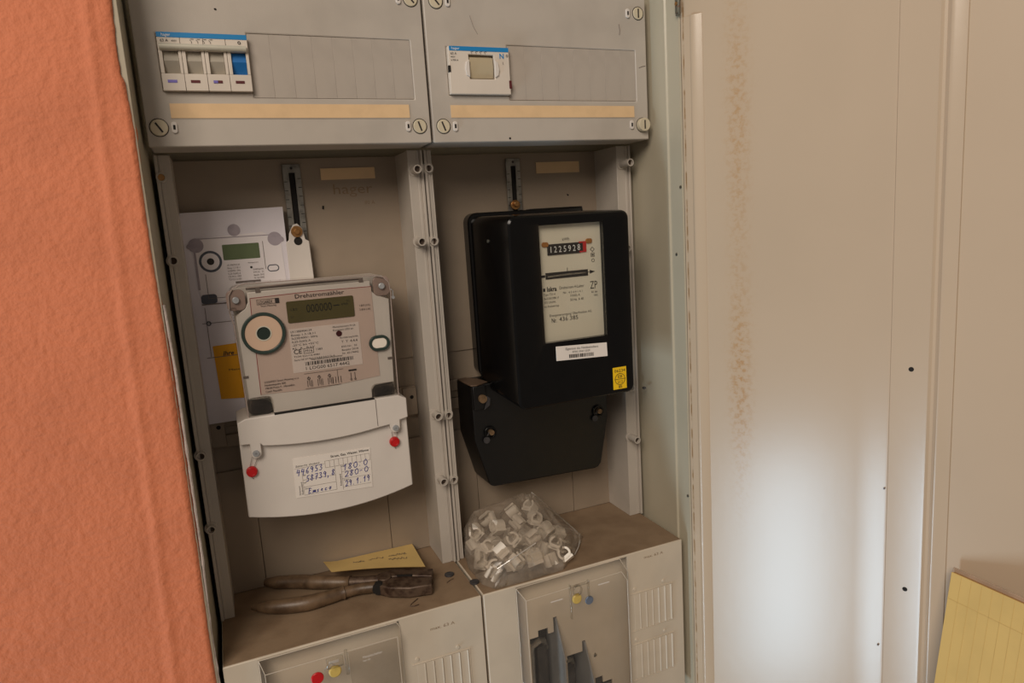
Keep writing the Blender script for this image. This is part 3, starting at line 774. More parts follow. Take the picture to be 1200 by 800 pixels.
p.text('Rc=500 Imp/kWh', 144, 273.4, y, 1.7, x1=162).text('Y  Y  4.4.4', 145, 269, y, 2.6, x1=161).text('EW-Nr.  33', 144.6, 264.4, y, 1.8, x1=160)
p.text('Baujahr 2018', 144.6, 261, y, 1.8, x1=161).text('Nr. 65174442', 144.6, 257.6, y, 1.8, x1=161).text('Identifikationsnummer', 114, 255.6, y, 2.1, x1=145)
random.seed(3); x = 108.5
while x < 155:
    w = random.choice((.4, .4, .8, 1.2)); p.rect(x, min(x + w, 155), 251, 254.6, y); x += w + random.choice((.4, .5, .9))
p.text('1 LOG00 6517 4442', 107.5, 246.6, y, 3.2, x1=151)
build(p, 'lettering', INK, sl, smooth=0)
p = MB().text('Drehstromzähler', 105.4, 317.6, y, 3.9, x1=152.6)
p.text('LOGAREX', 72, 315.6, y, 3.0, x1=85).stroke([(71, 315), (91, 315), (91, 319.6), (71, 319.6), (71, 315)], y, .3).rect(87.4, 91, 315, 319.6, y).text('Smart Metering', 74, 312.6, y, 1.6, x1=88)
for k, s_ in enumerate(('1.8.0 (+A)', '2.8.0 (-A)')): p.text(s_, 166, 303.4 - 4 * k, y, 1.8, x1=177)
for k, s_ in enumerate(('LOGAREX Smart Metering s.r.o.', 'Nademlejnská 600', '198 00 Praha 9 - Hloubětín', 'Czech Republic')):
    p.text(s_, 68.6, 239.2 - 3.1 * k, y, 1.9, x1=(101, 88, 96, 84)[k])
for k in range(3):
    xc = 110 + 10 * k
    p.stroke([(xc, 240), (xc, 231)], y, .35).ring(xc, 238, y, y + .1, 1.5, 1.1, 12)
    for d in (-1.6, 1.4, 2.8): p.stroke([(xc + d, 236), (xc + d, 229.6)], y, .4)
p.stroke([(106, 243), (144, 243)], y, .3).stroke([(106, 228), (140, 228)], y, .3).stroke([(138, 243), (138, 232)], y, .3)
for d in range(4): p.stroke([(133 + 2.6 * d, 236), (133 + 2.6 * d, 229.6)], y, .45)
p.rect(149, 157, 239.6, 241.2, y)
for d in (0, 4): p.stroke([(151 + d, 238), (151 + d, 232)], y, .45).ring(151 + d, 231, y, y + .1, 1, .6, 10)
build(p, 'lettering', INK, wm, smooth=0)
build(MB().disc(143.6, 278.8, 65.4, 66.6, 2.9, 18), 'status_led', LED, wm)
bt = build(MB().ring(182.6, 264.4, 63.6, 67.5, 7.9, 5.2, 32, sx=2.6), 'button_rim', PORTG, wm, bev=.4)
build(MB().prism([(182.6 + (2.6 if math.cos(a) > 0 else -2.6) + 5.2 * math.cos(a), 264.4 + 5.2 * math.sin(a)) for a in [2 * math.pi * (k + .5) / 28 for k in range(28)]], 64.4, 67), 'push_button', BTN, wm, bev=.5)
tk = MB().box(50.8, 55.4, 66.4, 67.4, 246, 248.4).box(190, 194.4, 66.4, 67.4, 246, 248.4).box(71, 75.4, 66.2, 67.4, 326.4, 331).box(168.4, 172.6, 66.2, 67.4, 327.4, 331.6)
build(tk, 'catch_mark', INKG, wm)
for x0, x1, z0, z1 in ((51.4, 74, 209, 226), (170.6, 194.8, 208, 222)):
    pk = build(MB().prism(rounded(x0, x1, z0, z1, 5), 70, 79), 'corner_pocket', POCKET, wm, bev=.5)
    build(MB().ring((x0 + x1) / 2 + 2, (z0 + z1) / 2, 69, 71, 3.2, 1.8, 16), 'pocket_screw', INKG, pk)
    build(MB().prism(rounded(x0 - .6, x1 + .6, z0, z1 + .6, 5.4), 66.2, 67).prism(rounded(x0 + 1, x1 - 1, z0, z1 - 1, 4), 66.1, 66.2), 'pocket_rim', CLEAR, wm)
# clear moulded cover with screw ears
co = [(49.6, 333), (56, 336), (62, 337), (119, 336), (185.4, 334), (194, 331.6), (199, 325.4), (200.2, 314), (199.6, 309), (198.2, 204), (49.6, 204), (47.4, 300), (45.4, 308), (45.2, 315), (45.8, 327)]
cc = MB(); n = len(co); cx, cz = 122, 270
inn = [(x + (1.2 if x < cx else -1.2), z + (1.2 if z < cz else -1.2)) for x, z in co]
cc.v = [(x, 80, z) for x, z in co] + [(x, 64.6, z) for x, z in inn]
cc.f = [(k, (k + 1) % n, (k + 1) % n + n, k + n) for k in range(n)] + [tuple(range(n, 2 * n))]
ccv = build(cc, 'clear_cover', CLEAR, wm, smooth=25)
build(MB().box(63, 172, 70, 73, 329.4, 331.4), 'cover_dark_line', INKG, ccv, bev=.4)  # added dark strip, standing in for the dark edge line of the clear side wall
eg = MB()
for k in range(n):
    if k in (9,): continue
    a, b = inn[k], inn[(k + 1) % n]
    eg.tube([(a[0], 64.8, a[1]), (b[0], 64.8, b[1])], .55, 6)
eg.tube([(64, 66.4, 331.6), (120, 66.4, 332.4), (171, 66.4, 331.4)], .6, 6)
build(eg, 'cover_edge', mat('clear_edge', (168, 152, 144), .2, var=.05), ccv)
for x, z in ((52.8, 321.2), (190.2, 321.8)):
    ear = MB().prism(rounded(x - 8, x + 8.6, z - 10, z + 9.5, 5), 66.5, 70)
    build(ear, 'cover_ear', mat('ear_tint_' + str(int(x)), (160, 138, 128), .25, var=.08, scale=60), ccv, bev=.6)
    s_ = build(MB().disc(x, z, 63.2, 66, 3.0, 18, 3.4), 'cover_screw', STEEL, ccv, bev=.4)
build(MB().ring(49.6, 311, 64, 67, 3.8, 2.9, 18), 'seal_ring', CLEAR, ccv)
build(MB().tube([(198.6, 66, 319), (200.8, 63, 316), (200.6, 63, 311)], .5, 6).disc(200.6, 309.4, 62.5, 64, 1.6, 12), 'seal_wire', STEEL, ccv)

# terminal cover of the white meter
def arc(x0, x1, zs, n=16):
    """smooth sagging line through three heights"""
    out = []
    for k in range(n + 1):
        t = k / n; x = x0 + (x1 - x0) * t
        out.append((x, zs[0] * (1 - t) * (1 - 2 * t) + zs[1] * 4 * t * (1 - t) + zs[2] * t * (2 * t - 1)))
    return out
low = arc(38.8, 203.8, (109, 97.4, 108))
tc = MB().prism(low + [(203.6, 184), (39.4, 184)], 66, 122)
tco = build(tc, 'terminal_cover', WHITEP, wm, bev=1.2)
bl = arc(39.6, 203.6, (183.6, 174.6, 183.8))
band = MB().prism([(39.6, 183.8)] + [(48.4, 183.4), (48.4, 172), (50.2, 169), (53, 168), (56, 169), (58.2, 172), (58.4, 181.6)] + [(x, z) for x, z in bl if 60 < x < 183] + [(184, 179.4), (184.4, 174), (186.6, 170.4), (189.8, 169.4), (193, 170.8), (194.8, 174), (195, 182.6), (203.7, 184.2), (203.7, 204.6), (195, 208.6), (47.2, 208.6), (39.8, 205.6)], 60, 112)
build(band, 'cover_band', WHITEP, tco, bev=.9)
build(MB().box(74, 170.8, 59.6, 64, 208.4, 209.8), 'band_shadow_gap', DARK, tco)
build(MB().box(171.5, 172.0, 59.7, 60.3, 180, 208.2), 'band_seam', INKG, tco)
for x, z in ((53, 173.7), (189.7, 175)):
    build(MB().disc(x, z, 58.4, 61, 3.0, 18, 3.4).box(x - 1.9, x + 1.9, 58.2, 58.5, z - .4, z + .4).box(x - .4, x + .4, 58.2, 58.5, z - 1.9, z + 1.9), 'screw', STEEL, tco)
for x, z, sx_, sz_ in ((47.2, 155, 52, 170), (188.2, 159, 189, 170)):
    build(MB().disc(x, z, 62.4, 65.9, 4.9, 24, 5.4).ring(x, z, 62, 62.6, 3.9, 3.1, 20), 'seal', SEALR, tco, bev=.5)
    build(MB().tube([(sx_ - 3, 64, sz_), (x - 1.6, 64.5, z + 4)], .22, 5).tube([(sx_ + 3, 64, sz_), (x + 2.4, 64.5, z + 4)], .22, 5).tube([(x - .6, 64.5, z - 5), (x + .4, 64.5, z - 7.6)], .25, 5), 'seal_wire', INKG, tco)
st = build(MB().prism([(85.8, 160), (162.4, 157.2), (161.2, 115.2), (84.8, 119.2)], 65.4, 66.2), 'sticker', STICK, wm, smooth=0)
st['label'] = 'white sticker with handwritten meter readings in blue pen'
y = 65.2
p = MB().text('Strom, Gas, Wasser, Wärme', 122, 154.2, y, 2.4, x1=160.6, bold=.015).text('Zähler-Nr. (Ausbau):', 87.4, 150.6, y, 1.8, x1=111)
p.text('Ausbaustand', 92.2, 121.4, y, 1.8, rot=math.pi / 2).text('Zählerstand', 89.6, 121.2, y, 1.4, rot=math.pi / 2).text('Einbaustand', 130.4, 123, y, 1.8, rot=math.pi / 2)
p.text('HT', 93.4, 140.4, y, 1.5).text('NT', 93.4, 132.6, y, 1.5).text('HT', 131.6, 142.4, y, 1.5).text('Datum', 94, 126.4, y, 1.4).text('Datum', 132.4, 127.6, y, 1.4)
build(p, 'lettering', INK, st, smooth=0)
g = MB()
for k in range(11):
    x = 116 + 4.5 * k; g.stroke([(x, 144.8), (x, 151.8)], y, .22)
g.stroke([(86.6, 149.4), (116, 149.4)], y, .22).stroke([(116, 151.8), (161, 151.6)], y, .22).stroke([(116, 144.8), (161, 144.4)], y, .22)
for z in (136.4, 129, 120.6): g.stroke([(93, z), (125, z - .6)], y, .25)
g.stroke([(125, 146), (125, 120)], y, .25).stroke([(93, 144), (93, 120.6)], y, .2).stroke([(131.4, 144.6), (131.4, 118.4)], y, .25)
for z in (137.4, 130, 121): g.stroke([(131.4, z), (160, z - 1)], y, .2)
build(g, 'form_lines', INKG, st, smooth=0)
HAND = {'0': [[(.5, 1), (.15, .8), (.05, .4), (.3, .02), (.65, .1), (.8, .55), (.5, 1)]], '1': [[(.1, .6), (.5, 1), (.35, 0)]], '2': [[(.05, .75), (.35, 1), (.7, .8), (.5, .4), (.05, .02), (.75, .08)]],
        '3': [[(.1, .9), (.5, 1), (.6, .75), (.3, .55), (.65, .35), (.4, .02), (.02, .1)]], '4': [[(.25, 1), (.05, .45), (.7, .5)], [(.6, .9), (.45, -.1)]], '5': [[(.75, 1), (.3, .95), (.2, .55), (.6, .5), (.55, .08), (.05, .02)]],
        '6': [[(.6, 1), (.15, .5), (.15, .1), (.5, .02), (.6, .35), (.2, .4)]], '7': [[(.05, .95), (.7, 1), (.3, 0)], [(.15, .5), (.6, .52)]], '8': [[(.65, .85), (.35, 1), (.15, .75), (.6, .3), (.35, .0), (.05, .2), (.6, .85)]],
        '9': [[(.65, .8), (.35, 1), (.1, .7), (.4, .5), (.65, .8), (.45, 0)]], ',': [[(.2, .1), (.05, -.25)]], '.': [[(.15, .02), (.25, .05)]], ':': [[(.3, .75), (.36, .7)], [(.22, .2), (.28, .16)]], '-': [[(.1, .45), (.5, .5)]], ' ': [],
        'E': [[(.7, .9), (.2, 1), (.1, .55), (.5, .55)], [(.1, .55), (0, .05), (.6, .1)]], 'm': [[(0, 0), (.1, .5), (.3, .1), (.4, .5), (.55, .1), (.7, .5), (.75, .05)]], 's': [[(.5, .5), (.1, .4), (.4, .15), (.05, 0)]], 'c': [[(.5, .45), (.1, .4), (.05, .05), (.5, .08)]], 'o': [[(.3, .5), (.05, .25), (.25, 0), (.5, .25), (.3, .5), (.6, .45)]], 'e': [[(.05, .25), (.45, .35), (.25, .5), (.05, .2), (.45, .03)]]}
def hand(mb, body, x, z, h, w, slope=0.06):
    for k, ch in enumerate(body):
        for st_ in HAND[ch]:
            mb.stroke([(x + (k + .15 * pz) * w + px * w * .95, z + slope * k * w + pz * h) for px, pz in st_], y - .1, .62)
    return mb
h = MB()
hand(h, '446953', 87.6, 142.2, 6, 4.4); hand(h, '58739,8', 96, 134.4, 6, 4.2); hand(h, 'Emseco', 97, 121.2, 5.6, 4.0, .02)
hand(h, '180:0', 133, 138.6, 6.2, 5.2); hand(h, '280-0', 134, 131.4, 6, 5.0); hand(h, '29.1.19', 133.6, 121.4, 6, 3.7)
build(h, 'handwriting', INKB, st, smooth=0)

# ================================================================== BLACK INDUCTION METER
bm_ = thing('electricity_meter', 'black induction meter with white dial window and number wheels', 'meter', (371, 110, 80))
rim = [rounded(292.6, 451.4, 204, 388.6, 12, 6)]
def ring3(x0, x1, z0, z1, r, y, n=6): return [(x, y, z) for x, z in rounded(x0, x1, z0, z1, r, n)]
cs = MB().loft([ring3(303.8, 452, 203, 389.8, 11, 128), ring3(302.8, 452, 202, 389.6, 11, 111), ring3(304, 451.4, 202.4, 388.6, 10, 109.6), ring3(306, 450, 190, 385.6, 9, 109),
                ring3(307.6, 448.4, 185.6, 382.2, 8, 14), ring3(308.4, 447.4, 184.8, 381.4, 8, 9.6)], cap=False)
n = 28; cs.f.append(tuple(range(n - 1, -1, -1)))
# front face with the window opening: strips around it
fx0, fx1, fz0, fz1 = 342, 416.4, 250.8, 371.2
outer = ring3(310.4, 445.8, 186.4, 379.8, 7, 8); mid = ring3(fx0 - 3, fx1 + 3, fz0 - 3, fz1 + 3, 3, 8); inner_ = ring3(fx0, fx1, fz0, fz1, 1.2, 9); deep = ring3(fx0, fx1, fz0, fz1, 1.2, 16.4)
base_i = len(cs.v); last = base_i - n
cs.v += outer + mid + inner_ + deep
def bridge(a, b):
    for i in range(n): cs.f.append((a + i, a + (i + 1) % n, b + (i + 1) % n, b + i))
bridge(last, base_i); bridge(base_i, base_i + n); bridge(base_i + n, base_i + 2 * n); bridge(base_i + 2 * n, base_i + 3 * n)
build(cs, 'meter_case', BLACK, bm_, smooth=28)
build(MB().box(342.4, 416.2, 10.6, 11, 251, 371), 'window_pane', GLASS, bm_)
dl = build(MB().box(341.8, 416.6, 16.2, 18, 250.4, 371.6), 'dial_plate', DIAL, bm_)
rg = build(MB().box(353.6, 392, 15.2, 16.4, 340.4, 351.6), 'number_register', INK, bm_)
build(MB().box(390.4, 398.6, 14.8, 16.4, 340.9, 352.2), 'red_wheel_frame', REDW, rg)
build(MB().box(390.4, 394.4, 14.6, 15, 342.4, 350.6), 'last_wheel', INK, rg)
p = MB()
for k, ch in enumerate('1225928'): p.text(ch, 355 + 5.45 * k, 343 + (.4 if k == 6 else 0), 14.5, 6.2, x1=358.4 + 5.45 * k - (.9 if ch == '1' else 0))
build(p, 'wheel_digits', INKW, rg, smooth=0)
for x0, z0 in ((347.4, 350), (398.4, 350.6)):
    build(MB().prism(rounded(x0, x0 + 7.4, z0 - 1, z0 + 4, 2), 14.6, 16.2), 'copper_clip', COPPER, bm_, bev=.4)
ds = build(MB().box(350, 399.6, 15.6, 16.3, 316, 322.6), 'disc_slot', INK, bm_)
build(MB().prism([(352, 319.2), (375, 320.2), (397, 319.8), (397, 318.8), (375, 318.6), (352, 317.8)], 15.2, 15.7), 'rotor_disc', SILVER, ds)
y = 16.0
p = MB().text('kWh', 371.2, 354.2, y, 3.2, x1=379.6).stroke([(375.6, 322.6), (375.6, 326)], y, .7)
p.prism([(402, 321.6), (408.6, 319.6), (402, 317.6)], y, y + .1).stroke([(399.6, 319.6), (403, 319.6)], y, .6).rect(343, 349.6, 318, 320.6, y)
p.text('Iskra', 350.6, 303.4, y, 4.6, x1=362, bold=.03).rect(346.4, 348.8, 303.6, 307, y).text('Drehstrom-4-Leiter', 365, 304.4, y, 3, x1=394.4)
for k, s_ in enumerate(('Type T31-4', '3x220/380 V', '375 U/kWh', 'mit Rückwärtssp.')): p.text(s_, 346.4, 299.2 - 4.1 * k, y, 2.2, x1=(360, 364, 360, 364)[k])
p.text('Nr.', 369, 299.4, y, 2.3).text('4 3 4 4 1 4 1', 375.6, 299.2, y, 2.2, x1=392).text('10(60) A', 377, 295.6, y, 2.3, x1=389).text('50 Hz  A 40', 377, 291, y, 2.6, x1=393)
p.text('ZP', 401.6, 301.6, y, 8, x1=410.4).text('81 86', 403, 297, y, 2, x1=410).text('1985', 405.6, 293.4, y, 2, x1=410.4)
p.text('Energieversorgung Oberfranken AG', 352, 276.8, y, 2.5, x1=402).text('Nr.', 354, 270.4, y, 4.6, x1=360, bold=.015).text('436 385', 363, 271, y, 4.4, x1=385.4)
p.stroke([(403.8, 343), (406.2, 345.4), (408.6, 343), (406.2, 340.6), (403.8, 343)], y, .6).stroke([(404.4, 339), (408.4, 339), (408.4, 335.4), (404.4, 335.4), (404.4, 339)], y, .5).rect(405.2, 407.6, 336.4, 338, y).ring(406.6, 331.4, y, y + .1, 1.9, 1.4, 12)
build(p, 'lettering', INK, dl, smooth=0)
s1 = build(MB().prism([(353.2, 246.4), (414, 243.4), (414.4, 228.4), (353.2, 231.2)], 7.4, 8.1), 'owner_sticker', STICK, bm_, bev=.2)
p = MB().text('Eigentum des Netzbetreibers', 364, 241.4, 7.2, 2.3, x1=403, rot=-.045).text('8700 3043 5329', 372, 237.6, 7.2, 1.9, x1=393, rot=-.045)
x = 368; random.seed(5)
while x < 397:
    w = random.choice((.5, .9, 1.4)); z = 233.4 - (x - 368) * .045; p.rect(x, x + w, z - 1, z + 2.8, 7.2); x += w + random.choice((.5, .7))
build(p, 'lettering', INK, s1, smooth=0)
s2 = build(MB().box(420.2, 436.8, 7.4, 8.1, 190, 214.2), 'yellow_sticker', YELLOW, bm_)
p = MB().text('06234', 421.6, 208.8, 7.2, 3.2, x1=435.4).ring(428.5, 201, 7.1, 7.2, 6.4, 5.9, 28).rect(421.6, 435.4, 200.8, 201.3, 7.2).text('EB', 425.6, 202.4, 7.2, 3, x1=431.4).text('212', 425.2, 196.6, 7.2, 3, x1=431.8).text('85', 426.4, 191, 7.2, 3, x1=430.8, bold=.01)
build(p, 'lettering', INK, s2, smooth=0)
build(MB().tube([(308, 60, 358.4), (305.6, 60, 358.4)], 1.8, 12), 'side_screw', OLDSTEEL, bm_)
build(MB().prism([(380, 380), (452, 380), (450, 390.6), (382, 390.6)], 112.5, 127), 'hanger_lug', BLACKM, bm_, bev=1)
build(MB().disc(370, 396.6, 127, 131, 5.6, 20), 'hanger_washer', BRASS, bm_, bev=.4)
build(MB().disc(370, 397.6, 123.6, 128, 3.4, 16, 3.8), 'hanger_screw', BRASS, bm_, bev=.6)
tcp = [(284, 200), (283.4, 137), (297, 84), (299.6, 79.4), (304, 77.8)] + [(436, 73), (441, 74.4), (445, 78.6), (453.6, 118), (457, 137), (457.6, 200)]
tcb = [(281.4, 200), (281, 139), (294.8, 85), (297.4, 80.4), (302, 78.8)] + [(438, 74), (443, 75.4), (447, 79.6), (455.6, 120), (459, 139), (459.6, 200)]
t2 = build(MB().prism(tcp, 86, 130, tcb), 'terminal_cover', BLACKM, bm_, bev=1.6, segs=3)
build(MB().prism([(284.4, 199.4), (300, 199.4), (300, 172), (284.4, 172)], 82.5, 86.5), 'terminal_shoulder', BLACKM, t2, bev=1)
build(MB().prism_z([(281.6, 126), (283, 84), (290, 82.6), (306, 92), (302, 112), (292, 128)], 199.6, 201), 'bracket_plate', mat('brown_insulation', (98, 78, 62), .5, var=.1), t2, bev=.3)
DULL = mat('dull_brass', (138, 112, 84), .4, metal=.5, var=.2, scale=200)
for x, z, mt in ((303.4, 143.4, DULL), (444, 145, DULL)):
    build(MB().ring(x - 1, z, 83.4, 86.2, 7.4, 5.2, 22), 'screw_recess', BLACK, t2, bev=.4)
    build(MB().disc(x, z, 81.6, 86, 3.0, 16, 3.4).box(x - 2.6, x + 2.6, 81.3, 81.8, z - .5, z + .5), 'seal_screw', mt, t2)
    build(MB().disc(x - 6.4, z - 8, 82.6, 84.6, 3.9, 8).tube([(x - 5.4, 83.4, z - 3), (x - 2.4, 82.6, z + 1.6)], .5, 6), 'lead_seal', DISC, t2)
build(MB().disc(294.8, 184.6, 78.8, 83, 4.6, 14, 5).ring(294.8, 184.6, 78.4, 79.2, 3, 1.4, 14), 'terminal_screw', DULL, t2)
build(MB().prism([(300, 187), (304, 184), (303, 176), (296, 171.6), (298.4, 178)], 80.6, 82.4), 'seal_tag', DISC, t2, bev=.3)
build(MB().tube([(499.2, 70, 168), (496, 62, 170)], 1.6, 8), 'rail_plug', DISC, fr)

# ================================================================== THINGS LYING ON THE LOWER COVERS
# combination pliers
pz = .4
pl_ = thing('pliers', 'old combination pliers with brown worn handles on lower left cover', 'pliers', (130, 75, .4))
def path(pts, n=5):
    out = []
    P = [Vector(p) for p in pts]; P = [P[0] * 2 - P[1]] + P + [P[-1] * 2 - P[-2]]
    for i in range(1, len(P) - 2):
        for k in range(n):
            t = k / n; a, b, c, d = P[i - 1:i + 3]
            out.append(tuple(.5 * ((2 * b) + (c - a) * t + (2 * a - 5 * b + 4 * c - d) * t * t + (3 * b - a - 3 * c + d) * t ** 3)))
    out.append(tuple(P[-2])); return out
def radii(vals, m): return [vals[min(int(i / (m - 1) * (len(vals) - 1)), len(vals) - 2)] + (vals[min(int(i / (m - 1) * (len(vals) - 1)) + 1, len(vals) - 1)] - vals[min(int(i / (m - 1) * (len(vals) - 1)), len(vals) - 2)]) * ((i / (m - 1) * (len(vals) - 1)) % 1) for i in range(m)]
lp = path([(31, 84, 7.4), (45, 75, 8), (62, 67.5, 8), (82, 62, 8), (102, 62.6, 8), (120, 64, 8)])
build(MB().tube(lp, radii([3.2, 6.6, 7.6, 7.9, 7.2, 6], len(lp)), 14), 'handle', SLEEVE, pl_)
lp2 = path([(118, 64, 8), (134, 63.6, 8), (147, 60.6, 8), (154, 57.6, 8)])
build(MB().tube(lp2, radii([5.6, 5.6, 5.8, 6.2], len(lp2)), 12), 'handle_shank', SLEEVE, pl_)
up = path([(46, 130.4, 7.8), (58, 123.5, 8), (78, 114, 8), (96, 102.4, 8), (114, 91.6, 8), (130, 83, 8)])
build(MB().tube(up, radii([3.6, 6.8, 7.4, 7.6, 7, 5.6], len(up)), 14), 'handle', SLEEVE, pl_)
up2 = path([(128, 84, 8), (142, 77, 8), (156, 70.6, 8), (166, 66, 8)])
build(MB().tube(up2, radii([5.4, 5.6, 6, 6.2], len(up2)), 12), 'handle_shank', IRON, pl_)
j1 = [(154, 52), (160, 60), (172, 61), (186, 55.5), (208.4, 40.6), (204.4, 25), (181, 30.4), (163, 41)]
build(MB().prism_z(j1, 1.2, 13), 'jaw', IRON, pl_, bev=1.4)
j2 = [(150, 70), (162, 77), (178, 76.6), (196, 68), (215, 57), (209.4, 42), (186, 57), (172, 62.4)]
build(MB().prism_z(j2, 1.2, 13.4), 'jaw', IRON, pl_, bev=1.2)
build(MB().tube([(163, 63, .6), (163, 63, 15)], 7.2, 20), 'pivot', IRON, pl_, bev=.8)
build(MB().tube([(153.6, 51, 8.6), (155.4, 57, 8.6)], 6.4, 12), 'cutter_notch', DARK, pl_)
build(MB().prism_z([(176, 62.6), (192, 54.8), (190, 52.8), (176, 60)], 12.6, 13.8), 'jaw_gap', DARK, pl_)

# yellow note propped on the pliers
nt = MB(); NX, NY = 14, 8
c4 = [Vector((113.4, 98, 16.8)), Vector((207.6, 60.5, 15.2)), Vector((212.4, 136, 8.6)), Vector((109.2, 133.4, 11))]
for side in (0, .35):
    for j in range(NY + 1):
        for i in range(NX + 1):
            u, v = i / NX, j / NY
            p_ = (c4[0] * (1 - u) + c4[1] * u) * (1 - v) + (c4[3] * (1 - u) + c4[2] * u) * v
            p_.z += 1.6 * math.sin(u * math.pi) * (1 - v) + side + 3.0 * max(0, .12 - u) * 8 * v
            nt.v.append(tuple(p_))
W = NX + 1; M_ = W * (NY + 1)
for j in range(NY):
    for i in range(NX):
        a = j * W + i
        nt.f.append((a + M_, a + 1 + M_, a + W + 1 + M_, a + W + M_)); nt.f.append((a, a + W, a + W + 1, a + 1))
note = thing('paper_note', 'small curled yellow paper note leaning over the pliers', 'note', (160, 105, 8))
build(nt, 'sheet', NOTE, note, smooth=0).data.shade_smooth()
def on_note(u, v):
    p_ = (c4[0] * (1 - u) + c4[1] * u) * (1 - v) + (c4[3] * (1 - u) + c4[2] * u) * v
    p_.z += 1.6 * math.sin(u * math.pi) * (1 - v) + .9 + 3.0 * max(0, .12 - u) * 8 * v
    return p_
wr = MB()
random.seed(11)
for row, (u0, u1) in ((.55, (.28, .40)), (.58, (.45, .62)), (.42, (.66, .86)), (.62, (.68, .88))):
    pts = [on_note(u0 + (u1 - u0) * k / 22, row + random.uniform(-.05, .05)) for k in range(23)]
    for a, b in zip(pts, pts[1:]):
        d = (b - a).normalized(); nn = Vector((-d.y, d.x, 0)) * .28
        wr.add([a - nn, b - nn, b + nn, a + nn], [(0, 1, 2, 3)])
build(wr, 'pencil_writing', INKG, note, smooth=0)

for x, y_, lb in ((232.6, 57.4, 'small dull grey disc lying right of the plier jaws'), (251.4, 28, 'small dull grey disc lying across the gap between the lower covers')):
    d = build(MB().prism_z([(x + 5.2 * math.cos(a), y_ + 5.2 * math.sin(a)) for a in [2 * math.pi * k / 24 for k in range(24)]], .3, 1.9), 'metal_disc', DISC, None, bev=.3, origin=(x, y_, .3))
    tag(d, lb, 'disc', None)
w = build(MB().tube([(188.4, 26, 1), (180, 19.6, .8), (177.6, 16, .8), (182, 14, .8), (186.4, 14.6, .9)], .45, 6), 'wire_offcut', IRON, None, origin=(182, 18, .3))
tag(w, 'tiny bent wire offcut on the front of the lower left cover', 'wire')
w = build(MB().tube([(225, 42, .8), (229, 45, .8), (234, 47, .8)], .35, 6), 'wire_offcut', IRON, None, origin=(229, 45, .3))
tag(w, 'hair thin dark wire bit lying near the two grey discs', 'wire')

# ---- white pipe clips inside a clear bag
CL = [(295.9, 13.9, 19.7), (316.3, 13.9, 17.7), (349.7, 29.7, 21.6), (325.3, 36.6, 30.6), (347.3, 49.1, 29.7), (302.3, 40.0, 31.9), (268.4, 13.9, 13.5), (280.4, 50.4, 27.1), (272.8, 76.0, 34.0), (295.9, 66.0, 38.2), (320.2, 66.0, 37.6), (343.5, 67.9, 37.1), (363.0, 50.2, 20.5), (283.5, 27.0, 28.8), (293.0, 90.0, 39.5), (325.3, 91.0, 41), (348.5, 91.0, 40.0), (275.4, 32.4, 10.8), (268.4, 51.6, 10.8), (276.5, 70.2, 10.8), (273.6, 91.2, 10.8), (295.9, 32.0, 10.8), (297.6, 52.4, 10.8), (296.8, 72.9, 10.8), (299.5, 93.2, 10.8), (324.8, 31.5, 10.8), (320.3, 51.5, 10.8), (325.5, 71.3, 10.8), (319.9, 91.0, 10.8), (335.6, 14.1, 10.8), (340.8, 44.6, 10.8), (346.7, 67.7, 10.8), (340.4, 91.0, 10.8), (355, 17, 10.8), (361.5, 34.5, 10.8), (369.8, 69.2, 10.8), (359.8, 88.7, 10.8)]
def clip_mb():
    """pipe clip: C-shaped collar on a saddle foot with a screw hole"""
    mb = MB(); n = 16; a0, a1 = math.radians(112), math.radians(428)
    for yy in (-6.4, 6.4):
        for rr in (7.3, 5.0):
            for k in range(n + 1):
                a = a0 + (a1 - a0) * k / n
                mb.v.append((rr * math.cos(a), yy, rr * math.sin(a) + .8))
    q_ = n + 1
    for k in range(n):
        mb.f += [(k, k + 1, q_ + k + 1, q_ + k), (2 * q_ + k, 3 * q_ + k, 3 * q_ + k + 1, 2 * q_ + k + 1), (k, 2 * q_ + k, 2 * q_ + k + 1, k + 1), (q_ + k, q_ + k + 1, 3 * q_ + k + 1, 3 * q_ + k)]
    mb.f += [(0, q_, 3 * q_, 2 * q_), (n, 2 * q_ + n, 3 * q_ + n, q_ + n)]
    return mb
def clip(c, rot, label):
    t = thing('pipe_clip', label, 'clip', c, 'white pipe clips in the clear bag')
    t.rotation_euler = rot
    return t
ca = clip_mb(); cm = MB().box(-6.6, 6.6, -6.4, 6.4, -7.4, -4.4); cm.box(-5.4, 5.4, -6.2, 6.2, -4.6, -1.6)
proto = None; random.seed(21)
for k, c in enumerate(CL):
    rot = (random.uniform(-1.2, 1.2), random.uniform(-1.0, 1.0), random.uniform(0, 6.28))
    if k == 0: rot = (.5, .1, .4)
    if k == 2: rot = (-.3, .4, -.5)
    if proto is None:
        t = clip(c, (0, 0, 0), 'white plastic pipe clip jumbled with others inside the clear bag')
        for nm, b in (('collar', ca), ('foot', cm)):
            o = build(b.xf(Matrix.Translation(Vector(c))), nm, CLIPW, t, bev=.3 if nm == 'foot' else 0)
        t.rotation_euler = rot; proto = t
    else:
        t = proto.copy(); COL.objects.link(t); t.location = Vector(c) * .001; t.rotation_euler = rot
        for ch in list(proto.children):
            cc_ = ch.copy(); COL.objects.link(cc_); cc_.parent = t

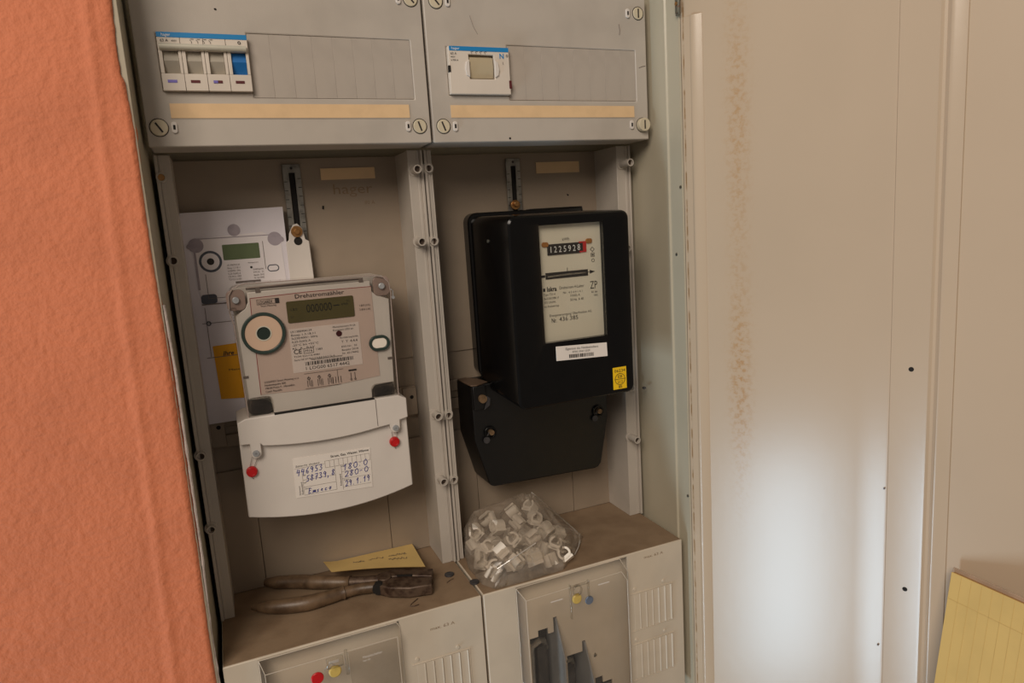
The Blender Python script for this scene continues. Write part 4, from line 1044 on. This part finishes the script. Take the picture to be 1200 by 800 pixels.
# bag film: crumpled hull around the clips
bp_ = [(256, 60, .6), (257, 20, .6), (266, 3.5, .6), (300, 2.6, .6), (345, 4, .6), (372, 28, .6), (400, 63, 3), (393, 70, 1), (360, 112, .6), (300, 114, .6), (266, 108, .6),
       (255, 60, 22), (258, 25, 22), (268, 5, 20), (290, 3, 30), (318, 12, 34), (346, 14, 28), (372, 40, 24), (392, 66, 6), (382, 80, 20), (362, 86, 36), (366, 80, 38), (349, 86, 59), (342, 92, 58), (330, 94, 54), (280, 96, 47), (267, 92, 36), (300, 50, 40), (334, 50, 42), (270, 60, 36), (320, 80, 54)]
hb = bmesh.new()
for p_ in bp_: hb.verts.new(p_)
r_ = bmesh.ops.convex_hull(hb, input=hb.verts[:])
bmesh.ops.delete(hb, geom=list({g_ for g_ in r_['geom_unused'] + r_['geom_interior'] if isinstance(g_, bmesh.types.BMVert)}), context='VERTS')
bmesh.ops.triangulate(hb, faces=hb.faces[:])
bmesh.ops.subdivide_edges(hb, edges=hb.edges[:], cuts=5, use_grid_fill=True)
hb.normal_update()
for v in hb.verts:
    c = v.co
    d = 1.0 + 1.5 * (1 - abs(noise.noise(c * .085)) * 2.6) + 1.5 * noise.noise(c * .2 + Vector((5, 0, 0))) + .8 * noise.noise(c * .45)
    if c.z > 2: v.co = c + v.normal * (d if c.x > 266 else min(d, .5))
bgm = MB(); hb.verts.ensure_lookup_table()
bgm.v = [tuple(v.co) for v in hb.verts]; bgm.v = [(x, yv, max(z, .5)) for x, yv, z in bgm.v]; bgm.f = [tuple(v.index for v in f.verts) for f in hb.faces]; hb.free()
bag = thing('plastic_bag', 'crumpled clear plastic bag full of white pipe clips on lower right cover', 'bag', (320, 60, .5))
build(bgm, 'bag_film', BAGM, bag, smooth=14)
FOLD = clear_mat('bag_fold', (.9, .88, .85), .4, .15, haze=.5, hazecol=(.85, .8, .74))
for a, b, c_ in (((270, 5, 22), (290, 1.5, 32), (318, 11, 36)), ((349, 86, 61), (372, 84, 36), (396, 65, 8)), ((371, 25, 3), (387, 44, 3), (398, 63, 5)), ((358, 40, 33), (378, 52, 22), (397, 64, 6))):
    build(MB().tube(path([a, b, c_]), .7, 6), 'bag_fold', FOLD, bag)

# ================================================================== YELLOW PAD leaning on the open door
pad = thing('notepad', 'yellow ruled notepad leaning against the open cream cabinet door', 'notepad', (596, -340, -160))
PM = Matrix.Translation((612, -243, 42)) @ Matrix.Rotation(math.radians(9.3), 4, 'Y')
# local: x thickness (away from the room), y along the top edge towards the room, z up
def pbox(x0, x1, y0, y1, z0, z1): return MB().box(x0, x1, y0, y1, z0, z1).xf(PM)
build(pbox(0, 1.2, -150, 0, -215, 0), 'top_sheet', PADY, pad, bev=.3)
build(pbox(1.2, 4.6, -150, -.4, -215, -.3), 'pages', PADP, pad)
build(pbox(4.6, 6.6, -150, 2, -215, 3), 'backing_card', PADC, pad, bev=.4)
ln = MB()
for k in range(15): ln.box(-.15, .05, -9 - 9 * k - .5, -9 - 9 * k, -215, -1)
ln.box(-.15, .05, -150, 0, -24.6, -24)
build(ln.xf(PM), 'ruled_lines', PADL, pad)
